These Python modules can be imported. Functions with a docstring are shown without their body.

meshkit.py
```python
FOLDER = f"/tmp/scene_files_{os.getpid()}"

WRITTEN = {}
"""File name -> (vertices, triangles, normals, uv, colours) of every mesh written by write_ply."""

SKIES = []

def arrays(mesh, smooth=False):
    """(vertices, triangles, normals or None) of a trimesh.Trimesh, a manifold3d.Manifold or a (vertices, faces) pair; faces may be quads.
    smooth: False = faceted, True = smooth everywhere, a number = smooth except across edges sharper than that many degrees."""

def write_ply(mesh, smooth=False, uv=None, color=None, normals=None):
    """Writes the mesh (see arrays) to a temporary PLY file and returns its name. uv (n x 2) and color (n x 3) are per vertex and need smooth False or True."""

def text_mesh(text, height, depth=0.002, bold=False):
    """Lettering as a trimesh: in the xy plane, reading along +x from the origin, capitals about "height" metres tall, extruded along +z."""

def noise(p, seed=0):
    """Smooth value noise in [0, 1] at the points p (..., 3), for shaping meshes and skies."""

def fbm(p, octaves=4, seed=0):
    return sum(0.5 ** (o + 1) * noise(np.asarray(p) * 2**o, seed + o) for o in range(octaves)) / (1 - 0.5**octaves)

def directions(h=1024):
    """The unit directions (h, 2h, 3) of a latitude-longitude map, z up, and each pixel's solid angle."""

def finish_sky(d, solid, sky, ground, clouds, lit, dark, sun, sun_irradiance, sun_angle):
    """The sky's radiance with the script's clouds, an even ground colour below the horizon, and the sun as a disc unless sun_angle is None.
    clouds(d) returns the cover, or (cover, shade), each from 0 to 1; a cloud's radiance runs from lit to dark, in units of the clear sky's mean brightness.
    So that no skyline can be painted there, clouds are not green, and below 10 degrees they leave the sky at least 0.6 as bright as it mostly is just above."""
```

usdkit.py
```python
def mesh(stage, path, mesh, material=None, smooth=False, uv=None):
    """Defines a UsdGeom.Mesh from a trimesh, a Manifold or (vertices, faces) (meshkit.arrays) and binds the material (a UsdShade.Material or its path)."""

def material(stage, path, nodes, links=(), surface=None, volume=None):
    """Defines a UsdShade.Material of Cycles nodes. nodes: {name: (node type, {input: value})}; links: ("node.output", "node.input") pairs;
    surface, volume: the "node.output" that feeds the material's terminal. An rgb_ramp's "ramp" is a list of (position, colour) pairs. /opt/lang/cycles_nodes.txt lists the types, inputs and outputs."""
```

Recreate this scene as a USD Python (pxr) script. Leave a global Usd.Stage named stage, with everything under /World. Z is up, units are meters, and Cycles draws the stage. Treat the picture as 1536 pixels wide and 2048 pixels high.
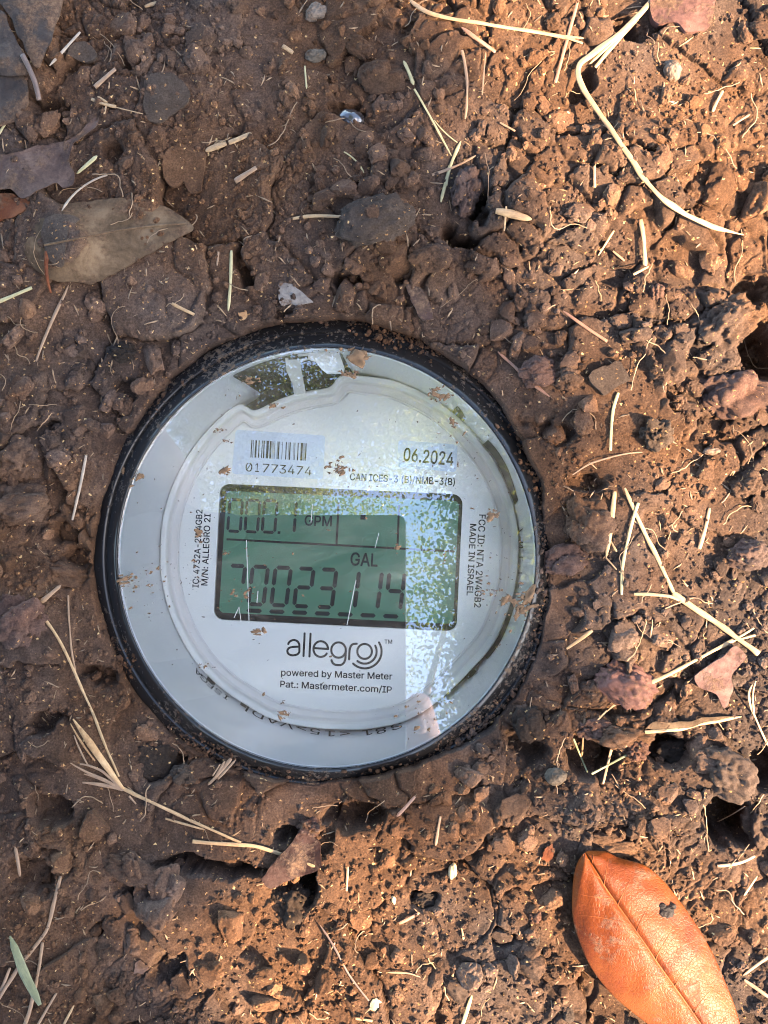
import math, numpy as np, trimesh, usdkit, meshkit
from pxr import Usd, UsdGeom, UsdLux, UsdShade, Gf, Sdf, Vt
from scipy.spatial import cKDTree
from scipy.ndimage import gaussian_filter, map_coordinates, maximum_filter
from scipy.interpolate import PchipInterpolator
from shapely.geometry import Polygon, LineString, Point
from shapely.ops import unary_union

stage = Usd.Stage.CreateInMemory()
UsdGeom.SetStageUpAxis(stage, 'Z')
UsdGeom.SetStageMetersPerUnit(stage, 1.0)
UsdGeom.Xform.Define(stage, '/World')
UsdGeom.Scope.Define(stage, '/World/Looks')
MM = 0.001

# ------------------------------------------------------------------ camera
F, D = 1905.0, 0.200                       # focal length in photograph pixels, height above the meter rim (m)
NADIR = (891.0, 1037.0)                    # where straight down falls in the photograph
EXPOSURE = 4.42
_d = np.array([(NADIR[0] - 768) / F, -(NADIR[1] - 1024) / F, -1.0]); _d /= np.linalg.norm(_d)
_rz = -_d
_rx = np.array([1.0, 0, 0]) - _rz[0] * _rz; _rx /= np.linalg.norm(_rx)
A = np.stack([_rx, np.cross(_rz, _rx), _rz])   # camera to world
cam = UsdGeom.Camera.Define(stage, '/World/camera')
cam.AddTransformOp().Set(Gf.Matrix4d(*[float(x) for r in (A[:, 0], A[:, 1], A[:, 2]) for x in (*r, 0)], 0, 0, D, 1))
cam.CreateFocalLengthAttr(26.0)
cam.CreateHorizontalApertureAttr(26.0 * 1536 / F)
cam.CreateVerticalApertureAttr(26.0 * 2048 / F)
cam.CreateClippingRangeAttr(Gf.Vec2f(0.01, 1000))
cam.CreateExposureAttr(EXPOSURE)


def P(px, py, z=0.0):
    """The point at height z that the photograph shows at a pixel."""
    d = A @ np.array([(px - 768) / F, -(py - 1024) / F, -1.0])
    t = (z - D) / d[2]
    return np.array([d[0] * t, d[1] * t, z])


# ------------------------------------------------------------------ sky and sun
SUN_AZ, SUN_EL = math.radians(-28), math.radians(37)     # azimuth from +x towards +y
SUN = np.array([math.cos(SUN_EL) * math.cos(SUN_AZ), math.cos(SUN_EL) * math.sin(SUN_AZ), math.sin(SUN_EL)])
usdkit.material(stage, '/World/Looks/sky', {
    's': ('sky_texture', {'sky_type': 'single_scattering', 'sun_disc': False, 'sun_elevation': SUN_EL, 'sun_rotation': math.atan2(SUN[0], SUN[1]), 'aerosol_density': 1.6}),
    'b': ('background_shader', {'strength': 0.10})}, [('s.color', 'b.color')], surface='b.background')
dome = UsdLux.DomeLight.Define(stage, '/World/sky')
UsdShade.MaterialBindingAPI.Apply(dome.GetPrim()).Bind(UsdShade.Material.Get(stage, '/World/Looks/sky'))
dome.GetPrim().SetCustomDataByKey('kind', 'structure')
sun = UsdLux.DistantLight.Define(stage, '/World/sun')
sun.CreateIntensityAttr(1.25); sun.CreateAngleAttr(0.53); sun.CreateColorAttr(Gf.Vec3f(1.0, 0.72, 0.46))
sun.GetPrim().GetAttribute('inputs:normalize').Set(True) if sun.GetPrim().GetAttribute('inputs:normalize') else sun.CreateNormalizeAttr(True)
sun.CreateNormalizeAttr(True)
_z = SUN; _x = np.cross([0, 0, 1.0], _z); _x /= np.linalg.norm(_x); _y = np.cross(_z, _x)
sun.AddTransformOp().Set(Gf.Matrix4d(*[float(v) for r in (_x, _y, _z) for v in (*r, 0)], 0, 0, 0, 1))

# ------------------------------------------------------------------ helpers
used = {}


def numbered(path):
    n = used.get(path, -1) + 1
    used[path] = n
    return path if n == 0 else f'{path}_{n:03d}'


def data(prim, **kw):
    for k, v in kw.items():
        if v is not None:
            prim.SetCustomDataByKey(k, v)
    return prim


def thing(name, label, cat, group=None, loc=(0, 0, 0)):
    x = UsdGeom.Xform.Define(stage, numbered('/World/' + name))
    x.AddTranslateOp().Set(Gf.Vec3d(*map(float, loc)))
    data(x.GetPrim(), label=label, category=cat, group=group)
    x.loc = np.asarray(loc, float)
    return x


def part(parent, name, mesh, mat, smooth=30, uv=None, label=None, kind=None, origin=None):
    """A mesh of the scene, given in world coordinates, under a thing (or part) whose origin is 'origin'."""
    v, f = (np.array(mesh.vertices), np.array(mesh.faces)) if hasattr(mesh, 'vertices') else mesh[:2]
    o = getattr(parent, 'loc', None) if origin is None else origin
    if o is not None:
        v = v - o
    m = usdkit.mesh(stage, numbered(f'{parent.GetPath()}/{name}'), (v, f), M[mat], smooth, uv)
    m.loc = o
    data(m.GetPrim(), label=label, kind=kind)
    return m


def top(name, mesh, mat, label=None, cat=None, group=None, kind=None, smooth=30, uv=None):
    v, f = (np.array(mesh.vertices), np.array(mesh.faces)) if hasattr(mesh, 'vertices') else mesh[:2]
    o = np.zeros(3) if kind == 'structure' else np.array([*((v.min(0) + v.max(0)) / 2)[:2], v[:, 2].min()])
    m = usdkit.mesh(stage, numbered('/World/' + name), (v - o, f), M[mat], smooth, uv)
    UsdGeom.Xformable(m).AddTranslateOp().Set(Gf.Vec3d(*map(float, o)))
    m.loc = o
    data(m.GetPrim(), label=label, category=cat, group=group, kind=kind)
    return m


def grid_faces(n, m, wrap=False):
    i, j = np.meshgrid(np.arange(n - 1), np.arange(m if wrap else m - 1), indexing='ij')
    a = i * m + j; b = i * m + (j + 1) % m; c = (i + 1) * m + (j + 1) % m; d = (i + 1) * m + j
    return np.vstack([np.stack([a, b, c], -1).reshape(-1, 3), np.stack([a, c, d], -1).reshape(-1, 3)])


def smoothstep(a, b, x):
    t = np.clip((x - a) / (b - a), 0, 1)
    return t * t * (3 - 2 * t)


def curve(points, n):
    p = np.asarray(points, float)
    t = np.r_[0, np.cumsum(np.linalg.norm(np.diff(p, axis=0), axis=1))]
    return PchipInterpolator(t, p)(np.linspace(0, t[-1], n)) if len(p) > 2 else p[0] + np.linspace(0, 1, n)[:, None] * (p[-1] - p[0])


def tube(path, rw, rh, sides=8):
    """A flattened stalk along a path: half widths rw (sideways) and rh (upright) per point; capped."""
    path = np.asarray(path); n = len(path)
    t = np.gradient(path, axis=0); t /= np.linalg.norm(t, axis=1)[:, None] + 1e-12
    s = np.cross(np.tile([0, 0, 1.0], (n, 1)), t); s /= np.linalg.norm(s, axis=1)[:, None] + 1e-12
    u = np.cross(t, s)
    a = np.linspace(0, 2 * np.pi, sides, endpoint=False)
    rw, rh = np.broadcast_to(rw, n), np.broadcast_to(rh, n)
    v = path[:, None] + s[:, None] * (np.cos(a)[None, :, None] * rw[:, None, None]) + u[:, None] * (np.sin(a)[None, :, None] * rh[:, None, None])
    f = grid_faces(n, sides, True)
    k = np.arange(1, sides - 1)
    caps = np.vstack([np.stack([0 * k, k + 1, k], -1), (n - 1) * sides + np.stack([0 * k, k, k + 1], -1)])
    uv = np.stack(np.broadcast_arrays((a / (2 * np.pi))[None, :], np.linspace(0, 1, n)[:, None]), -1).reshape(-1, 2)
    return v.reshape(-1, 3), np.vstack([f, caps]), uv


def join(meshes):
    vs, fs, n = [], [], 0
    for m in meshes:
        v, f = (m.vertices, m.faces) if hasattr(m, 'vertices') else m[:2]
        vs.append(v); fs.append(np.asarray(f) + n); n += len(v)
    return np.vstack(vs), np.vstack(fs)


def flat(poly, z, t):
    """A flat plate: a shapely polygon in world xy, its top at z, thickness t."""
    gs = [g for g in getattr(poly, 'geoms', [poly]) if g.area > 0]
    m = trimesh.util.concatenate([trimesh.creation.extrude_polygon(g, t, engine='earcut') for g in gs])
    m.apply_translation([0, 0, z - t])
    return m


def pxpoly(points, z, r=0):
    p = Polygon([P(x, y, z)[:2] for x, y in points]).buffer(0)
    return p.buffer(-r).buffer(r) if r else p


def lathe(profile, c, n=256):
    pr = np.asarray(profile); a = np.linspace(0, 2 * np.pi, n, endpoint=False)
    v = np.stack([c[0] + pr[:, 0, None] * np.cos(a), c[1] + pr[:, 0, None] * np.sin(a), np.broadcast_to(pr[:, 1, None], (len(pr), n))], -1)
    f = grid_faces(len(pr), n, True)
    return v.reshape(-1, 3), f[:, ::-1]


# ------------------------------------------------------------------ materials
M = {}


def mat(name, nodes, links, surface='p.BSDF', **kw):
    M[name] = usdkit.material(stage, '/World/Looks/' + name, nodes, links, surface=surface, **kw)


def plain(name, c, rough=0.5, spec=0.5, scale=400, var=0.12, bump=0.0, bscale=3000, **kw):
    c = np.array(c)
    nodes = {'g': ('geometry', {}), 'n': ('noise_texture', {'scale': float(scale), 'detail': 4.0, 'roughness': 0.6}),
             'r': ('rgb_ramp', {'ramp': [(0.3, tuple(c * (1 - var))), (0.7, tuple(np.minimum(c * (1 + var), 0.95)))]}),
             'p': ('principled_bsdf', {'roughness': rough, 'specular_ior_level': spec, **kw})}
    links = [('g.position', 'n.vector'), ('n.fac', 'r.fac'), ('r.color', 'p.base_color')]
    if bump:
        nodes |= {'n2': ('noise_texture', {'scale': float(bscale), 'detail': 3.0}), 'b': ('bump', {'strength': 1.0, 'distance': bump})}
        links += [('g.position', 'n2.vector'), ('n2.fac', 'b.height'), ('b.normal', 'p.normal')]
    mat(name, nodes, links)


def soil_mat(name, dark, mid, light, speck=True, per=False):
    nodes = {'g': ('geometry', {}),
             'big': ('noise_texture', {'scale': 34.0, 'detail': 4.0, 'roughness': 0.6}),
             'm': ('noise_texture', {'scale': 260.0, 'detail': 6.0, 'roughness': 0.7}),
             'f': ('noise_texture', {'scale': 2600.0, 'detail': 3.0, 'roughness': 0.7}),
             'a1': ('math', {'math_type': 'multiply', 'value2': 0.40}), 'a2': ('math', {'math_type': 'multiply_add', 'value2': 0.45}), 'a3': ('math', {'math_type': 'multiply_add', 'value2': 0.60}), 'dv': ('vector_math', {'math_type': 'multiply_add', 'vector2': (0.0011, 0.0011, 0.0011)}), 'dn': ('noise_texture', {'scale': 1700.0, 'detail': 2.0}),
             'r': ('rgb_ramp', {'ramp': [(0.50, dark), (0.72, mid), (0.93, light)]}),
             'v': ('voronoi_texture', {'scale': 1050.0, 'randomness': 1.0}), 'vs': ('separate_color', {}),
             'd': ('math', {'math_type': 'less_than', 'value2': 0.24}), 'k': ('math', {'math_type': 'greater_than', 'value2': 0.78}), 'dk': ('math', {'math_type': 'multiply'}),
             'sc': ('rgb_ramp', {'ramp': [(0.0, (0.09, 0.046, 0.018)), (0.7, (0.15, 0.086, 0.036)), (1.0, (0.25, 0.17, 0.08))]}),
        'mx': ('mix', {}), 'lo': ('noise_texture', {'scale': 21.0, 'detail': 5.0, 'roughness': 0.62}), 'lr': ('rgb_ramp', {'ramp': [(0.42, (0, 0, 0)), (0.60, (0.9, 0.9, 0.9))]}), 'lh': ('hsv', {'saturation': 0.60, 'value': 0.72}), 'lm': ('mix', {}),
             'b': ('bump', {'strength': 1.0, 'distance': 0.0006}), 'bn': ('noise_texture', {'scale': 1300.0, 'detail': 7.0, 'roughness': 0.85}),
             'p': ('principled_bsdf', {'roughness': 0.9, 'specular_ior_level': 0.08, 'diffuse_roughness': 0.5})}
    links = [('g.position', 'big.vector'), ('g.position', 'm.vector'), ('g.position', 'f.vector'), ('g.position', 'dn.vector'), ('dn.color', 'dv.vector1'), ('g.position', 'dv.vector3'), ('dv.value' if False else 'dv.vector', 'v.vector'), ('g.position', 'bn.vector'),
             ('big.fac', 'a1.value1'), ('m.fac', 'a2.value1'), ('a1.value', 'a2.value3'), ('f.fac', 'a3.value1'), ('a2.value', 'a3.value3'), ('a3.value', 'r.fac'),
             ('v.distance', 'd.value1'), ('v.color', 'vs.color'), ('vs.r', 'k.value1'), ('d.value', 'dk.value1'), ('k.value', 'dk.value2'),
             ('g.position', 'lo.vector'), ('lo.fac', 'lr.fac'), ('r.color', 'lh.color'), ('r.color', 'lm.color1'), ('lh.color', 'lm.color2'), ('lr.color', 'lm.fac'), ('vs.g', 'sc.fac'), ('lm.color', 'mx.color1'), ('sc.color', 'mx.color2'), ('dk.value', 'mx.fac'),
             ('bn.fac', 'b.height'), ('b.normal', 'p.normal')]
    col = 'mx.color'
    if per:
        nodes |= {'oi': ('object_info', {}), 'mr': ('map_range', {'to_min': 0.6, 'to_max': 1.5}), 'h': ('hsv', {})}
        links += [('oi.random', 'mr.value'), ('mr.result', 'h.value'), (col, 'h.color')]
        col = 'h.color'
    links.append((col, 'p.base_color'))
    mat(name, nodes, links)


soil_mat('soil', (0.006451, 0.003611, 0.002208), (0.03263, 0.01629, 0.008285), (0.07438, 0.03995, 0.0213))
soil_mat('soil_crumb', (0.009106, 0.004763, 0.002682), (0.03795, 0.01805, 0.008526), (0.0797, 0.04147, 0.02052), per=True)
soil_mat('clod_brown', (0.00987, 0.005377, 0.003156), (0.03795, 0.01881, 0.009299), (0.0721, 0.0384, 0.01972))
soil_mat('clod_red', (0.01306, 0.006361, 0.004259), (0.04148, 0.01988, 0.01267), (0.07682, 0.03975, 0.02637))
soil_mat('clod_grey', (0.008712, 0.005988, 0.004181), (0.02693, 0.01746, 0.01176), (0.05069, 0.03576, 0.02526))
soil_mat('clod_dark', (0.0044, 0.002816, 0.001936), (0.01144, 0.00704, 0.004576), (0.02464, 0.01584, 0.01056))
plain('bead', (0.006, 0.005, 0.005), 0.12, 0.6, 500, 0.3, 0.00005, 1500)
plain('seed', (0.1485, 0.1125, 0.0585), 0.5, 0.4, 900, 0.12)
plain('bark', (0.10, 0.07, 0.05), 0.9, 0.3, 20, 0.4, 0.004, 40)


def straw_mat(name, a, b, c):
    mat(name, {'uv': ('uvmap', {}), 'oi': ('object_info', {}), 'mp': ('mapping', {'scale': (26.0, 5.0, 1.0)}),
               'add': ('vector_math', {'math_type': 'add'}),
               'n': ('noise_texture', {'scale': 1.0, 'detail': 4.0, 'roughness': 0.65}),
               'g': ('geometry', {}), 'n2': ('noise_texture', {'scale': 700.0, 'detail': 4.0, 'roughness': 0.7}),
               's': ('math', {'math_type': 'multiply_add', 'value2': 0.5}), 'h': ('math', {'math_type': 'multiply', 'value2': 0.5}),
               'r': ('rgb_ramp', {'ramp': [(0.28, a), (0.52, b), (0.75, c)]}),
               'b': ('bump', {'strength': 0.7, 'distance': 0.00008}),
               'p': ('principled_bsdf', {'roughness': 0.55, 'specular_ior_level': 0.35})},
        [('uv.UV', 'mp.vector'), ('mp.vector', 'add.vector1'), ('oi.location', 'add.vector2'), ('add.vector', 'n.vector'),
         ('g.position', 'n2.vector'), ('n2.fac', 'h.value1'), ('n.fac', 's.value1'), ('h.value', 's.value3'), ('s.value', 'r.fac'), ('r.color', 'p.base_color'), ('n.fac', 'b.height'), ('b.normal', 'p.normal')])


straw_mat('straw_cream', (0.048, 0.025, 0.010), (0.130, 0.079, 0.034), (0.19, 0.125, 0.060))
straw_mat('straw_tan', (0.04588, 0.02386, 0.01101), (0.08717, 0.04955, 0.02386), (0.1285, 0.08029, 0.04129))
straw_mat('straw_green', (0.06882, 0.05735, 0.02294), (0.1285, 0.1078, 0.05047), (0.1698, 0.1468, 0.078))
straw_mat('straw_red', (0.04588, 0.01927, 0.009176), (0.08717, 0.039, 0.01927), (0.1331, 0.06882, 0.0367))
straw_mat('twig', (0.054, 0.039, 0.027), (0.114, 0.084, 0.057), (0.18, 0.138, 0.096))
straw_mat('twig_dark', (0.015, 0.0096, 0.0072), (0.036, 0.021, 0.0144), (0.072, 0.042, 0.03))
straw_mat('blade_green', (0.02486, 0.02478, 0.01088), (0.04973, 0.0523, 0.02176), (0.08078, 0.07707, 0.0373))
plain('fleck', (0.0855, 0.05175, 0.02475), 0.6, 0.3, 300, 0.65)

plain('white_plastic', (0.88, 0.835, 0.73), 0.42, 0.5, 60, 0.025)
plain('wall_plastic', (0.88, 0.865, 0.83), 0.45, 0.5, 60, 0.03)
plain('cream_plastic', (0.80, 0.74, 0.66), 0.5, 0.4, 60, 0.03)
plain('sticker', (0.68, 0.735, 0.78), 0.45, 0.4, 60, 0.02)
plain('sticker_white', (0.72, 0.78, 0.85), 0.45, 0.4, 60, 0.02)
plain('ink', (0.008, 0.009, 0.011), 0.7, 0.1, 60, 0.1)
plain('lcd_ink', (0.004, 0.012, 0.016), 0.6, 0.08, 60, 0.1)
plain('lcd', (0.088, 0.215, 0.125), 0.4, 0.15, 40, 0.05)
plain('black_plastic', (0.006, 0.006, 0.006), 0.5, 0.15, 60, 0.2)
plain('phone_black', (0.004, 0.004, 0.005), 0.5, 0.1, 60, 0.1)
plain('lens_glass', (0.004, 0.005, 0.010), 0.03, 0.6, 60, 0.1)
plain('dirt_fleck', (0.0585, 0.0324, 0.0153), 0.9, 0.2, 900, 0.45)
plain('scratch', (0.135, 0.135, 0.1215), 0.7, 0.3, 900, 0.2)
mat('housing', {'g': ('geometry', {}), 'n': ('noise_texture', {'scale': 22.0, 'detail': 11.0, 'roughness': 0.78}), 'n2': ('noise_texture', {'scale': 900.0, 'detail': 5.0, 'roughness': 0.7}),
                's': ('math', {'math_type': 'multiply_add', 'value2': 0.55}), 'h': ('math', {'math_type': 'multiply', 'value2': 0.5}),
                'r': ('rgb_ramp', {'ramp': [(0.56, (0, 0, 0)), (0.62, (1, 1, 1))]}),
                'mx': ('mix', {'color1': (0.003, 0.0027, 0.0026), 'color2': (0.045, 0.028, 0.016)}),
                'ro': ('map_range', {'to_min': 0.2, 'to_max': 0.9}),
                'b': ('bump', {'strength': 0.6, 'distance': 0.0002}),
                'p': ('principled_bsdf', {'specular_ior_level': 0.16})},
    [('g.position', 'n.vector'), ('g.position', 'n2.vector'), ('n2.fac', 'h.value1'), ('n.fac', 's.value1'), ('h.value', 's.value3'), ('s.value', 'r.fac'),
     ('r.color', 'mx.fac'), ('mx.color', 'p.base_color'), ('r.color', 'ro.value'), ('ro.result', 'p.roughness'), ('r.color', 'b.height'), ('b.normal', 'p.normal')])
mat('cover_glass', {'fr': ('fresnel', {'IOR': 1.76}), 't': ('transparent_bsdf', {'color': (0.985, 0.985, 0.985)}), 'g': ('glossy_bsdf', {'color': (1, 1, 1), 'roughness': 0.004}), 'm': ('mix_closure', {}),
                   'geo': ('geometry', {}), 'mp': ('mapping', {'scale': (26.0, 70.0, 40.0), 'rotation': (0.0, 0.0, 0.35)}), 'n': ('noise_texture', {'scale': 1.0, 'detail': 9.0, 'roughness': 0.7, 'distortion': 0.6}),
                   'r': ('rgb_ramp', {'ramp': [(0.45, (0.004, 0.004, 0.004)), (0.62, (0.018, 0.018, 0.018)), (0.75, (0.05, 0.05, 0.05))]}), 'd': ('diffuse_bsdf', {'color': (0.30, 0.25, 0.19)}), 'dm': ('mix_closure', {})},
    [('fr.fac', 'm.fac'), ('t.BSDF', 'm.closure1'), ('g.BSDF', 'm.closure2'), ('geo.position', 'mp.vector'), ('mp.vector', 'n.vector'), ('n.fac', 'r.fac'), ('r.color', 'dm.fac'), ('m.closure', 'dm.closure1'), ('d.BSDF', 'dm.closure2')], surface='dm.closure')


def leaf_mat(name, a, b, rough=0.5, trans=0.35):
    mat(name, {'oi': ('object_info', {}), 'r': ('rgb_ramp', {'ramp': [(0, a), (1, b)]}), 'p': ('principled_bsdf', {'roughness': rough}), 't': ('translucent_bsdf', {}), 'm': ('mix_closure', {'fac': trans})},
        [('oi.random', 'r.fac'), ('r.color', 'p.base_color'), ('r.color', 't.color'), ('p.BSDF', 'm.closure1'), ('t.BSDF', 'm.closure2')], surface='m.closure')


leaf_mat('tree_leaf', (0.045, 0.095, 0.015), (0.19, 0.23, 0.04), 0.45, 0.45)


def dry_leaf(name, a, b, c, rough, scale=160, coat=0.0, bump=0.00025, dirt=0.0, net=0.0):
    lo = 0.64 - 0.3 * dirt
    mat(name, {'g': ('geometry', {}), 'n': ('noise_texture', {'scale': float(scale), 'detail': 7.0, 'roughness': 0.68, 'distortion': 0.4}), 'n2': ('noise_texture', {'scale': 1400.0, 'detail': 5.0, 'roughness': 0.7}),
               's': ('math', {'math_type': 'multiply_add', 'value2': 0.75}), 'h': ('math', {'math_type': 'multiply', 'value2': 0.25}),
               'n3': ('noise_texture', {'scale': 150.0, 'detail': 10.0, 'roughness': 0.72}), 'dr': ('rgb_ramp', {'ramp': [(lo, (0, 0, 0)), (lo + 0.09, (0.92, 0.92, 0.92))]}),
               'dc': ('rgb_ramp', {'ramp': [(0.3, (0.014, 0.008, 0.005)), (0.5, (0.038, 0.022, 0.013)), (0.7, (0.075, 0.045, 0.026))]}), 'dm': ('mix', {}),
               'r': ('rgb_ramp', {'ramp': [(0.37, a), (0.5, b), (0.62, c)]}), 'b': ('bump', {'strength': 0.6, 'distance': bump}), 'ba': ('math', {'math_type': 'add'}), 'vo': ('voronoi_texture', {'scale': 1500.0, 'feature': 'distance_to_edge'}), 'vm': ('map_range', {'from_min': 0.0, 'from_max': 0.12, 'to_min': 0.0, 'to_max': float(net) * 1.0, 'clamp': True}), 'bb': ('math', {'math_type': 'add'}), 'vc': ('map_range', {'from_min': 0.0, 'from_max': 0.10, 'to_min': 1.0 + 0.3 * net, 'to_max': 1.0, 'clamp': True}), 'vh': ('hsv', {}),
               'p': ('principled_bsdf', {'roughness': rough, 'specular_ior_level': 0.07 if rough < 0.5 else 0.06, 'coat_weight': coat, 'coat_roughness': 0.35})},
        [('g.position', 'n.vector'), ('g.position', 'n2.vector'), ('n2.fac', 'h.value1'), ('n.fac', 's.value1'), ('h.value', 's.value3'), ('s.value', 'r.fac'),
         ('g.position', 'n3.vector'), ('n3.fac', 'dr.fac'), ('n2.fac', 'dc.fac'), ('r.color', 'dm.color1'), ('dc.color', 'dm.color2'), ('dr.color', 'dm.fac'), ('dm.color', 'vh.color'), ('vh.color', 'p.base_color'),
         ('n2.fac', 'ba.value1'), ('dr.color', 'ba.value2'), ('g.position', 'vo.vector'), ('vo.distance', 'vm.value'), ('vo.distance', 'vc.value'), ('vc.result', 'vh.value'), ('ba.value', 'bb.value1'), ('vm.result', 'bb.value2'), ('bb.value', 'b.height'), ('b.normal', 'p.normal')])


dry_leaf('leaf_orange', (0.02341, 0.0041, 0.000833), (0.04347, 0.009676, 0.001547), (0.05685, 0.0164, 0.002856), 0.40, 55, 0.0, 0.00018, dirt=0.25, net=0.28)
dry_leaf('stone_pink', (0.02495, 0.01236, 0.009742), (0.04536, 0.02246, 0.01771), (0.0635, 0.03145, 0.0248), 0.75, 300, dirt=0.45)
dry_leaf('stone_pale', (0.03089, 0.02353, 0.01806), (0.05616, 0.04277, 0.03283), (0.07862, 0.05988, 0.04597), 0.75, 300, dirt=0.45)
dry_leaf('stone_grey', (0.01818, 0.01464, 0.01095), (0.03305, 0.02661, 0.01991), (0.04627, 0.03726, 0.02787), 0.75, 300, dirt=0.45)
dry_leaf('leaf_vein', (0.0504, 0.01152, 0.00288), (0.072, 0.01872, 0.00504), (0.0936, 0.0288, 0.00864), 0.55)
dry_leaf('leaf_spot', (0.002, 0.0015, 0.0015), (0.004, 0.003, 0.003), (0.009, 0.007, 0.006), 0.6)
dry_leaf('leaf_muddy', (0.020, 0.0128, 0.0075), (0.040, 0.0255, 0.0145), (0.062, 0.042, 0.025), 0.85, dirt=0.5)
dry_leaf('leaf_dark', (0.00806, 0.0062, 0.00558), (0.01612, 0.0124, 0.01054), (0.031, 0.02356, 0.0186), 0.65, dirt=0.55)
dry_leaf('leaf_purple', (0.01364, 0.00806, 0.00682), (0.02852, 0.01798, 0.01426), (0.0496, 0.03286, 0.02542), 0.7, dirt=0.5)
dry_leaf('leaf_rust', (0.02232, 0.00625, 0.002678), (0.04464, 0.01339, 0.00491), (0.06696, 0.02455, 0.009821), 0.6, dirt=0.4)
dry_leaf('chip_pale', (0.03794, 0.03125, 0.02678), (0.07589, 0.06473, 0.0558), (0.1071, 0.09374, 0.08258), 0.75, dirt=0.3)
dry_leaf('chip_pink', (0.03125, 0.01562, 0.01339), (0.0625, 0.03571, 0.02902), (0.08928, 0.0558, 0.04464), 0.75, dirt=0.35)
dry_leaf('husk', (0.08035, 0.04018, 0.01786), (0.1428, 0.08482, 0.04018), (0.1875, 0.125, 0.06696), 0.55)
dry_leaf('bark_wet', (0.005, 0.0025, 0.002), (0.012, 0.006, 0.0045), (0.024, 0.013, 0.010), 0.45, dirt=0.4)

# ------------------------------------------------------------------ the meter's place
C0 = P(648.5, 1115, 0); CX, CY = C0[:2]
RIM = (P(1065, 1115, 0) - P(232, 1115, 0))[0] / 2      # about 43.7 mm
ZF = -26 * MM                                            # the face of the register lies this deep under the rim

# ------------------------------------------------------------------ the ground
rng = np.random.default_rng(7)
STEP = 0.00022
x0, x1, y0, y1 = -0.108, 0.082, -0.121, 0.124


def axis(a, b):
    c = np.arange(a, b + STEP / 2, STEP)
    g = STEP * 1.6 ** np.arange(1, 27); g = np.cumsum(g)
    return np.r_[a - g[::-1], c, c[-1] + g], len(g)


xs, pad = axis(x0, x1); ys, _ = axis(y0, y1)
X, Y = np.meshgrid(xs, ys, indexing='ij')
core = (slice(pad, -pad), slice(pad, -pad))


def nz(x, y, size, seed, octaves=1):
    p = np.stack([x / size, y / size, np.full_like(x, 0.37 + seed)], -1)
    return meshkit.fbm(p, octaves, seed) if octaves > 1 else meshkit.noise(p, seed)


def cells(x, y, size, seed):
    """F1, F2 (m) and a random number per cell for jittered cells of about this size."""
    r = np.random.default_rng(seed)
    gx = np.arange(x.min() - 2 * size, x.max() + 2 * size, size); gy = np.arange(y.min() - 2 * size, y.max() + 2 * size, size)
    p = np.stack(np.meshgrid(gx, gy, indexing='ij'), -1).reshape(-1, 2); p = p + r.uniform(-0.48, 0.48, p.shape) * size
    d, i = cKDTree(p).query(np.stack([x.ravel(), y.ravel()], -1), k=2, workers=-1)
    return d[:, 0].reshape(x.shape), d[:, 1].reshape(x.shape), r.random(len(p))[i[:, 0]].reshape(x.shape), i[:, 0].reshape(x.shape), p


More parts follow.
